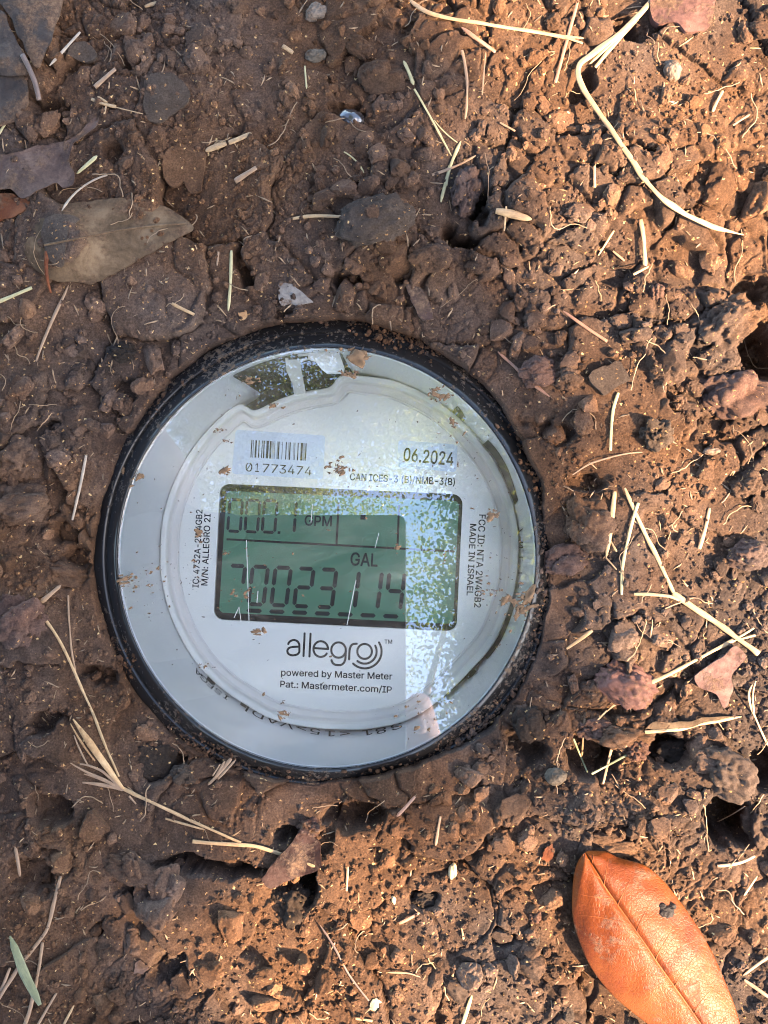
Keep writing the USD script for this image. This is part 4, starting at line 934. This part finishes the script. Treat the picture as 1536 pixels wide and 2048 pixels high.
for (x, y, r) in [(1331, 1826, 15), (1323, 1812, 8), (1344, 1812, 8), (1338, 1822, 10), (1326, 1830, 9)]:
    c = min(((np.hypot(*(LMRi[i, 1] + (LMRi[i, 2] - LMRi[i, 1]) * w - [x, y])), i / (len(U) - 1), w) for i in range(len(U)) for w in np.linspace(0, 1, 41)))
    q = leaf_xyz(np.array([c[1]]), np.array([c[2]]))[0]
    b = trimesh.creation.icosphere(3); bv = np.array(b.vertices); bv *= (1 + 0.5 * (meshkit.noise(bv * 2.2 + x) - 0.5))[:, None]
    sp.append((bv * [r * D / F, r * D / F * .8, 0.35 * MM] + q, b.faces))
part(ol, 'black_spot', join(sp), 'leaf_spot', smooth=True)

# green grass blade, lower left
pth = straw_path([(20, 1872), (34, 1908), (50, 1950), (66, 1982), (80, 2010)], 1.0 * MM, 1.0 * MM); n = len(pth)
w = np.interp(np.linspace(0, 1, n), [0, .15, .5, .85, 1], [1.5, 8, 11, 9, 4]) * D / F
p = tube(pth, w, w * 0.22, 10); top('grass_blade', p, 'blade_green', 'short green grass blade at the lower left over tan stalks', 'grass blade', smooth=True, uv=p[2])

# ------------------------------------------------------------------ clods, stones, seeds


def lump(px, py, rx, ry, hgt, rot=0, seed=0, sub=4, amp=0.35, sink=0.5, freq=1.6, ridges=0.0, hf=1.0):
    b = trimesh.creation.icosphere(sub); v = np.array(b.vertices)
    n1 = meshkit.fbm(v * freq + seed * 7.3, 4, seed) - 0.5; n2 = meshkit.fbm(v * freq * 4 + seed, 4, seed + 5) - 0.5
    facet = np.abs(np.sin(v @ np.random.default_rng(seed).normal(0, 2.2, 3)))
    k = 1 + amp * 2.6 * n1 + hf * (0.2 + amp) * 0.9 * n2 + 0.22 * hf * (facet - .5)
    if ridges:
        k = k + ridges * np.sin(9 * np.linalg.norm(v[:, :2] - [.3, .4], axis=1) * 2 + 4 * n1)
    s = D / F
    v = v * k[:, None] * [rx * s, ry * s, hgt * MM]
    a = math.radians(rot); v = v @ np.array([[math.cos(a), math.sin(a), 0], [-math.sin(a), math.cos(a), 0], [0, 0, 1]])
    c = on_ground(px, py, Hs, (0.5 - sink) * 2 * hgt * MM * 0.5)
    return v + c, b.faces


for name, cat, label, px, py, rx, ry, h, rot, m, kw in [
    ('stone', 'stone', 'reddish stone in two pieces under the leaning yellow straw', 1255, 1368, 62, 42, 4.5, -25, 'stone_pink', dict(amp=.3)),
    ('stone', 'stone', 'pale whitish stone in the upper right soil', 1344, 143, 17, 22, 2.2, 0, 'stone_pale', dict(amp=.25, hf=.35)),
    ('stone', 'stone', 'small grey pebble in the shade at the lower right of the meter', 1112, 1553, 20, 17, 2.2, 0, 'stone_grey', dict(amp=.2, hf=.3)),
    ('stone', 'stone', 'shiny black bead-like pebble in the upper middle', 704, 240, 27, 20, 2.2, -20, 'bead', dict(amp=.08, hf=.06)),
    ('stone', 'stone', 'small oval tan pebble at the right', 1424, 903, 17, 8, 1.1, 0, 'stone_pale', dict(amp=.15, hf=.3)),
    ('stone', 'stone', 'grey whitish fleck of stone at the top, left of centre', 632, 26, 22, 18, 1.6, 30, 'stone_pale', dict(amp=.35, hf=.5)),
    ('stone', 'stone', 'greyish stone fragment below the whitish fleck', 632, 112, 22, 13, 1.4, 0, 'stone_grey', dict(amp=.35, hf=.5)),
    ('clod', 'clod', 'striped round tan clod near the lower right', 1450, 1545, 58, 46, 6.0, -25, 'clod_brown', dict(amp=.2, ridges=.035)),
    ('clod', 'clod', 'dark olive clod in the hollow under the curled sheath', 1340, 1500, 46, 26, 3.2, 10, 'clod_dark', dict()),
    ('clod', 'clod', 'knobbly clod hanging over the hollow at the right', 1240, 1470, 50, 24, 3.2, -5, 'clod_brown', dict(amp=.45)),
    ('clod', 'clod', 'small knob of soil in the middle of the hollow', 1270, 1498, 22, 19, 2.8, 0, 'clod_red', dict(amp=.4)),
    ('clod', 'clod', 'grey-brown forked clod right of the meter', 1312, 868, 30, 26, 3.4, 40, 'clod_grey', dict(amp=.5)),
    ('clod', 'clod', 'pointed reddish clod beside the crossed straws', 930, 386, 29, 42, 4.0, -12, 'clod_red', dict(amp=.35)),
    ('clod', 'clod', 'wide brown clod above the reddish straw by the rim', 1080, 745, 38, 26, 2.8, 0, 'clod_red', dict(amp=.35)),
    ('clod', 'clod', 'small brown clod right of the wide one above the rim', 1138, 758, 25, 21, 2.4, 0, 'clod_brown', dict(amp=.35)),
    ('clod', 'clod', 'large rough clod at the right of the meter, level with the display', 1180, 1050, 46, 52, 3.4, 0, 'clod_brown', dict(amp=.3)),
    ('clod', 'clod', 'crumbly clod touching the rim at the right', 1130, 1120, 44, 30, 2.6, 10, 'clod_red', dict(amp=.4)),
    ('clod', 'clod', 'block-shaped brown clod at the right edge', 1500, 1110, 40, 28, 3.6, 0, 'clod_red', dict(amp=.25)),
    ('clod', 'clod', 'small brown clod above the block-shaped one at the right edge', 1492, 970, 28, 26, 3.0, 0, 'clod_brown', dict(amp=.3)),
    ('clod', 'clod', 'pinkish clod in the soil at the upper right of the meter', 1310, 585, 17, 15, 2.2, 0, 'clod_red', dict(amp=.3)),
    ('clod', 'clod', 'tall orange clod near the right edge casting shadow', 1450, 650, 60, 40, 4.5, 30, 'clod_brown', dict(amp=.45)),
    ('clod', 'clod', 'large pale-pink clod below the dark hollow at right', 1470, 790, 70, 44, 4.0, -10, 'clod_red', dict(amp=.3)),
    ('clod', 'clod', 'rounded clod against the lower right rim of the meter', 1195, 1455, 34, 22, 2.4, 0, 'clod_red', dict(amp=.4)),
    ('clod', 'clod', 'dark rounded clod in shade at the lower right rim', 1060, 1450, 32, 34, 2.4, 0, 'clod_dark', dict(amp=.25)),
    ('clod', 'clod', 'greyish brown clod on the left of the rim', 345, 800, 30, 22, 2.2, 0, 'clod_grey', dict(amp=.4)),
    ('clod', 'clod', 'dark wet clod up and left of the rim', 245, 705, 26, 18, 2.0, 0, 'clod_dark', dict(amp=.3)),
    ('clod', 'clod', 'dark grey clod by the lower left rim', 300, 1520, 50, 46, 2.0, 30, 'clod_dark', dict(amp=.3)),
    ('clod', 'clod', 'knobby clod next to the dark grey one by the rim', 368, 1548, 22, 20, 2.4, 0, 'clod_grey', dict(amp=.4)),
    ('clod', 'clod', 'ochre clod at the left edge, level with the barcode', 45, 915, 44, 44, 4.0, 0, 'clod_brown', dict(amp=.4)),
    ('clod', 'clod', 'large brown clod at the left edge, level with the display', 40, 1010, 62, 40, 4.0, 10, 'clod_brown', dict(amp=.35)),
    ('clod', 'clod', 'brown clod ledge left of the rim', 115, 1140, 60, 30, 3.2, -25, 'clod_brown', dict(amp=.45)),
    ('clod', 'clod', 'red-brown clod at the left edge below the ledge', 40, 1240, 56, 50, 4.0, 0, 'clod_red', dict(amp=.35)),
    ('clod', 'clod', 'smooth clod at the upper middle, below the wavy straw', 750, 440, 74, 50, 2.6, 15, 'clod_grey', dict(amp=.25)),
    ('clod', 'clod', 'brown clod right of the wood chip above the meter', 860, 520, 40, 30, 2.8, 0, 'clod_brown', dict(amp=.35)),
    ('clod', 'clod', 'rough clod left of the black hollow below the meter', 270, 1740, 60, 26, 2.6, -20, 'clod_brown', dict(amp=.4)),
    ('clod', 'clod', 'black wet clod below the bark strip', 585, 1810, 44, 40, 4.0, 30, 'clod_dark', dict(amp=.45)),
    ('clod', 'clod', 'dark root knob above the wet bark strip', 622, 1652, 26, 24, 4.0, 0, 'bark_wet', dict(amp=.25)),
    ('clod', 'clod', 'rough brown clod right of the round dark hole', 1520, 1640, 30, 44, 3.4, 0, 'clod_brown', dict(amp=.4)),
    ('clod', 'clod', 'flat clod above the tip of the orange leaf', 1220, 1690, 56, 24, 2.2, 0, 'clod_brown', dict(amp=.3)),
    ('clod', 'clod', 'dark oval crumb in the lower middle', 848, 1800, 26, 18, 1.4, 25, 'clod_dark', dict(amp=.3)),
    ('clod', 'clod', 'round crumb to the right of the lower middle', 1070, 1832, 11, 11, 1.4, 0, 'clod_red', dict(amp=.3)),
    ('clod', 'clod', 'pale crumb beside the orange leaf on its left', 1068, 1828 + 52, 11, 11, 1.2, 0, 'clod_grey', dict(amp=.3)),
    ('seed', 'seed', 'pale yellow kidney-shaped seed below the meter', 905, 1744, 8.5, 17, 0.8, -8, 'seed', dict(amp=.12, sub=3)),
    ('seed', 'seed', 'flat cream seed at the bottom edge', 752, 2008, 11, 16, 0.5, -12, 'seed', dict(amp=.15, sub=3)),
    ('seed', 'seed', 'tiny cream seed in the lower middle', 787, 1800, 4.5, 8, 0.5, 10, 'seed', dict(amp=.2, sub=3)),
    ('seed', 'seed', 'small white flake against the lower rim', 521, 1567, 11, 5, 0.4, -5, 'stone_pale', dict(amp=.3, sub=3)),
    ('seed', 'seed', 'wrinkled pale seed left of the orange leaf', 1137, 2030, 11, 13, 0.9, 0, 'clod_grey', dict(amp=.3, sub=3)),
]:
    grp = None
    top(name, lump(px, py, rx, ry, h, rot, seed=int(px + py) % 997, **kw), m, label, cat, grp, smooth=True)

# ------------------------------------------------------------------ crumbs, flecks, rootlets


def instancer(path, protos, pos, quat, scl, ids, label, cat):
    pi = UsdGeom.PointInstancer.Define(stage, path)
    paths = []
    for k, (nm, mesh, m) in enumerate(protos):
        pr = usdkit.mesh(stage, numbered(f'{path}/{nm}'), mesh, M[m], nm != 'crumb'); paths.append(pr.GetPath())
    pi.CreatePrototypesRel().SetTargets(paths)
    pi.CreatePositionsAttr(Vt.Vec3fArray.FromNumpy(np.asarray(pos, np.float32)))
    pi.CreateScalesAttr(Vt.Vec3fArray.FromNumpy(np.asarray(scl, np.float32)))
    pi.CreateOrientationsAttr(Vt.QuathArray([Gf.Quath(float(q[3]), float(q[0]), float(q[1]), float(q[2])) for q in quat]))
    pi.CreateProtoIndicesAttr(Vt.IntArray.FromNumpy(np.asarray(ids, np.int32)))
    data(pi.GetPrim(), kind='stuff', label=label, category=cat)
    return pi


from scipy.spatial.transform import Rotation
cr = np.random.default_rng(99)


def scatter(n, seed, clump=0.5):
    r = np.random.default_rng(seed)
    x = r.uniform(x0, x1, 4 * n); y = r.uniform(y0, y1, 4 * n)
    keep = np.hypot(x - CX, y - CY) > 50.5 * MM
    keep &= r.random(4 * n) < smoothstep(0.35, 0.62, nz(x, y, 0.02, 13 + seed, 3)) * clump + (1 - clump)
    x, y = x[keep][:n], y[keep][:n]
    return x, y, sample(Hc, x, y)


taken = []
for pr in stage.GetPrimAtPath('/World').GetChildren():
    nm = pr.GetName()
    if nm.startswith(('ground', 'dirt_flecks', 'clod', 'Looks', 'water_meter')):
        continue
    for q in Usd.PrimRange(pr):
        if q.IsA(UsdGeom.Mesh):
            m_ = np.array(UsdGeom.Xformable(q).ComputeLocalToWorldTransform(Usd.TimeCode.Default()))
            taken.append(np.array(UsdGeom.Mesh(q).GetPointsAttr().Get()) @ m_[:3, :3] + m_[3, :3])
taken = np.vstack(taken); taken = cKDTree(taken[(np.abs(taken[:, 2]) < 0.03)][:, :2])
x, y, z = scatter(1500, 41, 0.97)
s = np.clip(cr.lognormal(-6.55, 0.5, len(x)), 0.0006, 0.0048)
ok = (taken.query(np.c_[x, y])[0] > s * 1.0 + 0.0002) & (np.hypot(x - CX, y - CY) > 0.0505 + s)
x, y, s = x[ok], y[ok], s[ok]
lumps = []
for k in range(8):
    b = trimesh.creation.icosphere(4); v = np.array(b.vertices)
    w_ = v + 0.5 * np.stack([meshkit.fbm(v * 1.7 + 5 * k + o, 3, k + o) - 0.5 for o in (1, 2, 3)], -1)
    v = v * (1 + 1.1 * (meshkit.fbm(w_ * 1.3 + 11 * k, 4, k) - 0.5) + 0.42 * (meshkit.fbm(w_ * 5 + k, 4, k + 3) - 0.5))[:, None]
    for _ in range(5):                                                  # broken faces
        n_ = cr.normal(size=3); n_ /= np.linalg.norm(n_); d_ = v @ n_; v = v - np.outer(np.maximum(d_ - cr.uniform(.5, .8), 0) * .85, n_)
    lumps.append(('lump', (v * [1, .85, .65], b.faces), 'soil_crumb'))
instancer('/World/soil_lumps', lumps, np.c_[x, y, sample(Hs, x, y) + s * 0.12], Rotation.from_euler('zyx', np.c_[cr.uniform(0, 6.28, len(x)), cr.normal(0, .35, len(x)), cr.normal(0, .35, len(x))]).as_quat(), np.c_[s, s, s], cr.integers(0, 8, len(x)), 'broken lumps of soil lying over the ground', 'soil')
protos = []
for k in range(7):
    b = trimesh.creation.icosphere(2); v = np.array(b.vertices)
    v = v * (1 + 0.9 * (meshkit.fbm(v * 1.5 + 11 * k, 3, k) - 0.5) + 0.07 * cr.normal(size=len(v)))[:, None] * [1, 0.8, 0.7]
    protos.append(('crumb', (v, b.faces), 'soil_crumb'))
x, y, z = scatter(22000, 3, 0.85)
s = np.clip(cr.lognormal(-8.25, 0.55, len(x)), 0.00010, 0.0017)
instancer('/World/soil_crumbs', protos, np.c_[x, y, z + s * 0.2], Rotation.random(len(x), random_state=4).as_quat(), np.c_[s, s, s], cr.integers(0, 7, len(x)), 'small loose soil crumbs strewn over the ground', 'soil')
rim_r = np.random.default_rng(55)
a_ = rim_r.uniform(0, 2 * np.pi, 9000); q_ = 51.2 - np.abs(rim_r.normal(0, 2.6, 9000))
w_ = nz(CX + .05 * np.cos(a_), CY + .05 * np.sin(a_), 0.013, 201, 3) + 0.16 * np.cos(a_ + 0.6)
ok = (rim_r.random(9000) < smoothstep(0.42, 0.72, w_)) & (q_ > R + 0.6)
a_, q_ = a_[ok][:2600], q_[ok][:2600]
pf = np.array(prof)[2:]
s = np.clip(rim_r.lognormal(-8.2, 0.5, len(a_)), 0.0001, 0.0009)
instancer('/World/rim_soil', protos, np.c_[CX + q_ * MM * np.cos(a_), CY + q_ * MM * np.sin(a_), np.interp(q_, pf[:, 0], pf[:, 1]) * MM + s * 0.2], Rotation.random(len(a_), random_state=6).as_quat(), np.c_[s, s, s * .7], rim_r.integers(0, 7, len(a_)), 'soil crumbs spilled over the black meter rim', 'soil')
x, y, z = scatter(2600, 8, 0.5)
sliv = []
for k in range(4):
    n = 7; t = np.linspace(-0.5, 0.5, n)
    v, f, _ = tube(np.c_[t, 0.12 * np.sin(t * 3 + k) * (k - 1.5), 0.05 * np.cos(4 * t)], (0.09 - 0.05 * np.abs(t) * 1.6) * (1 + .3 * np.sin(9 * t + k)), 0.035, 5)
    sliv.append(('fleck', (v, f), 'fleck'))
L = np.clip(cr.lognormal(-6.9, 0.6, len(x)), 0.0004, 0.0040); wd = np.clip(L * cr.uniform(0.5, 1.4, len(x)), 0.0005, 0.0018)
q = Rotation.from_euler('zyx', np.c_[cr.uniform(0, 2 * np.pi, len(x)), cr.normal(0, 0.25, len(x)), cr.normal(0, .3, len(x))]).as_quat()
instancer('/World/straw_flecks', sliv, np.c_[x, y, z + 0.00012], q, np.c_[L, wd, wd], cr.integers(0, 4, len(x)), 'tiny pale plant flecks scattered on the soil', 'plant debris')
rt = []
x, y, z = scatter(170, 12, 0.3)
for k in range(len(x)):
    n = 14; a = cr.uniform(0, 2 * np.pi) + np.cumsum(cr.normal(0, 0.28, n)); st_ = cr.uniform(0.0003, 0.0009)
    pts = np.c_[x[k] + np.cumsum(np.cos(a)) * st_, y[k] + np.cumsum(np.sin(a)) * st_]
    if (np.hypot(pts[:, 0] - CX, pts[:, 1] - CY) < 50 * MM).any():
        continue
    zz = gaussian_filter(np.maximum(sample(Hm, pts[:, 0], pts[:, 1]), 0 * pts[:, 0] - .01), 2) + cr.uniform(0.0, 0.0006)
    rt.append(tube(np.c_[pts, zz], cr.uniform(0.00005, 0.00013), 0.00006, 5)[:2])
top('rootlets', join(rt), 'fleck', 'fine hair-like rootlets lying in the soil', 'roots', kind='stuff', smooth=True)

# ------------------------------------------------------------------ unseen trees: one shaped to shade the meter, one mirrored in its glass


def leaf_shape(L=1.0, W=0.36):
    v = [(0, 0, 0), (.3, W * .8, .03), (.3, 0, -.04), (.3, -W * .8, .03), (.65, W * .75, .0), (.65, 0, -.06), (.65, -W * .75, .0), (1, 0, -.12)]
    f = [(0, 2, 1), (0, 3, 2), (1, 2, 5), (1, 5, 4), (2, 3, 6), (2, 6, 5), (4, 5, 7), (5, 6, 7)]
    return np.array(v) * L, np.array(f)


def limb(path, r0, r1):
    c = curve(path, 30); return tube(c + gaussian_filter(np.random.default_rng(2).normal(0, 1, c.shape), (3, 0)) * r0 * .3, np.linspace(r0, r1, 30), np.linspace(r0, r1, 30), 10)


def crown(tree, centres, n, size, seed, keep=None):
    r = np.random.default_rng(seed)
    centres = np.asarray(centres); k = r.integers(0, len(centres), n)
    pos = centres[k, :3] + r.normal(0, 1, (n, 3)) * centres[k, 3:4] * [1, 1, 0.6]
    if keep is not None:
        pos = pos[keep(pos)]
    n = len(pos); s = size * r.uniform(.7, 1.3, n)
    q = Rotation.from_euler('zyx', np.c_[r.uniform(0, 2 * np.pi, n), r.normal(.3, .5, n), r.normal(0, .7, n)]).as_quat()
    pi = instancer(f'{tree.GetPath()}/crown', [('leaf', leaf_shape(), 'tree_leaf'), ('leaf', leaf_shape(1, .28), 'tree_leaf')], pos - tree.loc, q, np.c_[s, s, s], r.integers(0, 2, n), None, None)


def shade_amount(px, py):
    """How much of the sun the foliage takes away where the photograph shows the soil at these pixels."""
    bx = np.interp(py, [-400, 0, 200, 450, 560, 700, 850, 1100, 1400, 1500, 1570, 1640, 1750, 2048, 2500], [700, 740, 880, 960, 960, 1010, 1080, 1110, 1080, 1000, 560, 380, 300, 220, 100])
    return 1 - smoothstep(-70, 70, px - bx)  # 1 in the shade


def to_ground(pos):
    g = pos - SUN * ((pos[:, 2] - 0.002) / SUN[2])[:, None]
    d = (g - [0, 0, D]) @ A
    return 768 - d[:, 0] / d[:, 2] * F, 1024 + d[:, 1] / d[:, 2] * F


def keep_shade(pos):  # shapes the unseen crown: keeps only leaves that shade the chosen area
    px, py = to_ground(pos)
    inside = (px > -900) & (px < 2300) & (py > -1000) & (py < 2900)
    r = np.random.default_rng(3).random(len(pos))
    lit_in = (shade_amount(px + 190, py) > 0.5) & (shade_amount(px, py + 120) > 0.5)
    return np.where(inside, lit_in, r < 0.6)


tree = thing('leafy_tree', 'unseen leafy tree beside the plot, its low boughs shaped to shade the meter', 'tree', loc=(1.6, -3.0, 0))
v, f, uv = limb([(1.6, -3.0, -.2), (1.62, -2.9, 1.0), (1.7, -2.8, 2.4), (1.6, -2.9, 4.2)], 0.14, 0.06); part(tree, 'trunk', (v, f), 'bark', smooth=True)
g0 = P(620, 1050, 0)
b0 = g0 + SUN * 1.9
v, f, uv = limb([(1.62, -2.9, 1.0), tuple(b0 + [.15, -.9, .1]), tuple(b0 + [-.25, 0.1, .12])], 0.05, 0.012); part(tree, 'limb', (v, f), 'bark', smooth=True)
cc = [(*(P(x, y, 0) + SUN * d), 0.045) for x in (-500, -200, 50, 300, 550, 800, 1000) for y in (-500, -250, 0, 250, 500, 800, 1050, 1300, 1600, 1900, 2200) for d in (1.4, 1.65, 1.9)]  # leaf clusters set along the sun direction to put the meter in shade
cc += [(1.6, -2.9, 4.2, .4), (1.3, -2.6, 3.6, .4), (1.9, -3.2, 3.4, .4), (1.2, -3.2, 3.9, .4)] * 6
crown(tree, cc, 9000, 0.026, 11, keep_shade)
tree2 = thing('tall_tree', 'tall tree arching high over the meter, dense boughs added to darken the glass reflection', 'tree', loc=(-1.2, -4.2, 0))
v, f, uv = limb([(-1.2, -4.2, -.2), (-1.1, -4.0, 2.5), (-.9, -3.4, 5), (-.6, -2.6, 7.5)], 0.2, 0.07); part(tree2, 'trunk', (v, f), 'bark', smooth=True)
for q in ([(-.9, -3.4, 5), (-.3, -1.8, 6.6), (0.2, -.2, 7.6)], [(-.7, -2.9, 6.4), (-1.2, -1.2, 7.2), (-1.6, .2, 7.8)], [(-.6, -2.6, 7.4), (.4, -1.6, 8.2), (.9, -.6, 8.8)]):
    v, f, uv = limb(q, .06, .012); part(tree2, 'limb', (v, f), 'bark', smooth=True)
rr2 = np.random.default_rng(17)
cc = [(rr2.uniform(-2.4, 1.6), rr2.uniform(-2.8, 1.0), rr2.uniform(6.2, 9.0), rr2.uniform(.18, .4)) for _ in range(34)]
cc += [(x, y, z, .13) for x, z in ((.24, 4.6), (.42, 4.9)) for y in (-1.3, -1.0, -.7, -.4, -.1, .2)] * 3  # dense boughs added to darken the glass reflection on the right
cc += [(rr2.uniform(-1.9, .5), rr2.uniform(.55, 2.1), rr2.uniform(6.2, 8.0), .22) for _ in range(34)]  # leaf clusters added to cut mirrored sky haze over the upper face
cc += [(rr2.uniform(-2.5, -1.1), rr2.uniform(-.3, 1.4), rr2.uniform(6.2, 7.6), .2) for _ in range(20)]  # more clusters added to cut mirrored sky haze at the upper left
crown(tree2, cc, 190000, 0.029, 19, lambda p: (p[:, 0] / p[:, 2] > -0.37) &  ~(((p[:, 0] / p[:, 2] < 0.012) & (p[:, 0] / p[:, 2] > -0.045)) & (p[:, 1] / p[:, 2] < 0.03) & (p[:, 1] / p[:, 2] > -0.25) & (np.random.default_rng(5).random(len(p)) < 0.58)))

# the phone that takes the picture, mirrored in the glass
phx = P(810, 1030, 0); ph = thing('phone', 'dark phone held over the meter, seen only as its reflection in the glass', 'phone', loc=(0, 0, 0))
ex, ey = -81 / F * 2 * D, 7 / F * 2 * D
W_, H_ = 0.098, 0.175
body = Polygon([(ex - W_, ey - H_), (ex, ey - H_), (ex, ey), (ex - W_, ey)]).buffer(-.004).buffer(.004)
part(ph, 'body', flat(body, D + 0.013, 0.008), 'phone_black')
isl = Polygon([(ex - .036, ey - .036), (ex - .004, ey - .036), (ex - .004, ey - .004), (ex - .036, ey - .004)]).buffer(-.008).buffer(.008)
part(ph, 'lens_island', flat(isl, D + 0.0049, 0.0015), 'phone_black')
for dx, dy in ((-.013, -.013), (-.027, -.02), (-.013, -.027)):
    part(ph, 'lens', flat(Point(ex + dx, ey + dy).buffer(.0055), D + 0.0033, 0.0008), 'lens_glass')


# the hands that hold it
import manifold3d as m3


def flesh(chains, edge=0.0022, it=12):
    """One continuous skin over chains of (x, y, z, radius) joints."""
    solids = []
    for c in chains:
        balls = [m3.Manifold.sphere(float(r), 20).translate((float(x), float(y), float(z))) for x, y, z, r in c]
        solids += [m3.Manifold.batch_hull([a, b]) for a, b in zip(balls[:-1], balls[1:])]
    m = m3.Manifold.batch_boolean(solids, m3.OpType.Add).refine_to_length(edge).to_mesh()
    t = trimesh.Trimesh(np.array(m.vert_properties[:, :3]), np.array(m.tri_verts), process=True)
    return trimesh.smoothing.filter_taubin(t, iterations=it)


plain('skin', (0.48, 0.25, 0.17), 0.5, 0.4, 200, 0.08, subsurface_weight=0.1, subsurface_radius=(0.004, 0.0015, 0.001))
plain('nail', (0.55, 0.33, 0.26), 0.3, 0.5, 200, 0.05)
plain('sleeve_cloth', (0.035, 0.04, 0.05), 0.9, 0.2, 500, 0.3, 0.0006, 1500)
pe = thing('person', 'person in dark clothes kneeling beside the meter and holding the phone over it, left arm added to darken the glass reflection', 'person', loc=(-0.5, -0.1, 0))
zp = D + 0.0045                                              # the side of the phone that faces the meter
lx = ex - W_
right = [[(.020, -.205, .222, .028), (.012, -.165, .215, .018), (.002, -.150, .209, .012)], [(.020, -.205, .222, .028), (.002, -.178, .214, .016), (-.008, -.168, .209, .011)],
         [(.020, -.205, .222, .028), (.016, -.150, .213, .016), (.004, -.132, .210, .012)], [(.040, -.26, .23, .026), (.020, -.205, .222, .028)],
         [(.006, -.150, .212, .0125), (-.003, -.118, .2085, .0092), (-.0085, -.098, .2075, .0080), (-.0115, -.080, .2075, .0058)]]
for k, (yy, ln, r) in enumerate(((-.128, .034, .0080), (-.146, .036, .0084), (-.164, .033, .0080))):
    right.append([(.002 - .004 * k, yy - .006, .207, r + .002), (ex + .001, yy, zp - r, r + .0005), (ex - ln * .55, yy + .004, zp - r * .95, r), (ex - ln, yy + .006, zp - r * .8, r * .82)])
right.append([(-.006, -.182, .210, .0095), (ex - .004, -.174, .206, .0078), (ex - .018, -.166, .207, .0072), (ex - .030, -.161, .2085, .006)])
right += [[(.040, -.26, .23, .026), (.02, -.29, .25, .027)]]
part(pe, 'hand', flesh(right), 'skin', smooth=True)
part(pe, 'thumb_nail', flesh([[(-.0104, -.0880, .2022, .0030), (-.0114, -.0820, .2028, .0026)]], .001, 4), 'nail', smooth=True)
hc = np.array([-.47, -.04, .80])
fd = np.array([.62, .0, -.78]); up_ = np.array([.78, 0, .62])               # the face looks down at the phone
hp = lambda f, u, l, r: (*(hc + fd * f + up_ * u + np.array([0, 1.0, 0]) * l), r)
part(pe, 'head', flesh([[hp(.0, .03, 0, .078), hp(.0, -.02, 0, .07)], [hp(.0, -.02, 0, .07), hp(.045, -.085, 0, .035)], [hp(.0, .03, 0, .078), hp(.02, .035, 0, .07)], [hp(.075, .01, 0, .012), hp(.098, -.03, 0, .012)],
                        [hp(.085, -.06, -.018, .008), hp(.085, -.06, .018, .008)], [hp(.0, -.01, .072, .016), hp(-.01, .025, .076, .014)], [hp(.0, -.01, -.072, .016), hp(-.01, .025, -.076, .014)],
                        [hp(-.03, -.05, 0, .055), (-.46, -.05, .65, .055)]], .006, 8), 'skin', smooth=True)
part(pe, 'hair', flesh([[hp(-.02, .05, 0, .083), hp(-.05, .0, 0, .075)], [hp(-.02, .05, 0, .083), hp(.02, .07, 0, .06)], [hp(-.05, .0, 0, .075), hp(-.06, -.05, 0, .06)]], .006, 8), 'twig_dark', smooth=True)
for sd in (-1, 1):
    part(pe, 'eye', trimesh.Trimesh(trimesh.creation.icosphere(2, .011).vertices + np.array(hp(.072, .005, .03 * sd, 0)[:3]), trimesh.creation.icosphere(2).faces), 'seed', smooth=True)
part(pe, 'shirt', flesh([[(-.74, -.08, .42, .15), (-.55, -.07, .56, .15)], [(-.55, -.07, .56, .15), (-.44, -.05, .61, .12)], [(-.44, .10, .61, .075), (-.44, -.22, .60, .075)], [(-.44, -.05, .61, .10), (-.455, -.05, .67, .06)],
                         [(-.44, -.22, .60, .072), (-.20, -.42, .38, .052)], [(-.20, -.42, .38, .052), (.025, -.285, .245, .036)], [(-.44, .10, .61, .072), (-.29, .10, .45, .056)], [(-.29, .10, .45, .056), (lx - .045, .005, .245, .044)]], .012, 10), 'sleeve_cloth', smooth=True)  # left sleeve added to darken the left of the glass reflection
part(pe, 'trousers', flesh([[(-.76, -.08, .38, .15), (-.74, .05, .34, .11)], [(-.74, .05, .34, .11), (-.38, .11, .09, .075)], [(-.38, .11, .075, .07), (-.80, .12, .06, .05)], [(-.76, -.08, .38, .15), (-.74, -.22, .34, .11)],
                            [(-.74, -.22, .34, .11), (-.38, -.29, .09, .075)], [(-.38, -.29, .075, .07), (-.80, -.30, .06, .05)]], .012, 10), 'sleeve_cloth', smooth=True)
for yy in (.12, -.30):
    part(pe, 'shoe', flesh([[(-.80, yy, .055, .045), (-.88, yy, .05, .045)], [(-.88, yy, .05, .045), (-.90, yy, .10, .035)]], .01, 8), 'phone_black', smooth=True)
left = [[(lx - .05, .004, .238, .034), (lx - .030, -.020, .222, .020), (lx - .012, -.010, .209, .013)], [(lx - .05, .004, .238, .034), (lx - .030, -.060, .218, .018), (lx - .012, -.066, .209, .012)], [(lx - .05, .004, .238, .034), (lx - .030, -.040, .218, .018), (lx - .012, -.036, .209, .013)]]
for yy, ln, r in ((-.008, .024, .0090), (-.029, .030, .0094), (-.050, .029, .0092), (-.069, .022, .0084)):
    left.append([(lx - .013, yy - .002, .207, r + .0022), (lx - .002, yy, zp - r, r + .0006), (lx + ln * .55, yy + .002, zp - r * .95, r), (lx + ln, yy + .003, zp - r * .8, r * .82)])
left.append([(lx - .040, -.004, .226, .015), (lx - .018, .004, .2245, .0115), (lx + .004, -.008, .2230, .0100), (lx + .022, -.014, .2215, .0085)])
part(pe, 'glove', flesh(left), 'sleeve_cloth', smooth=True)  # left hand added, in dark cloth so that it dims the glass reflection
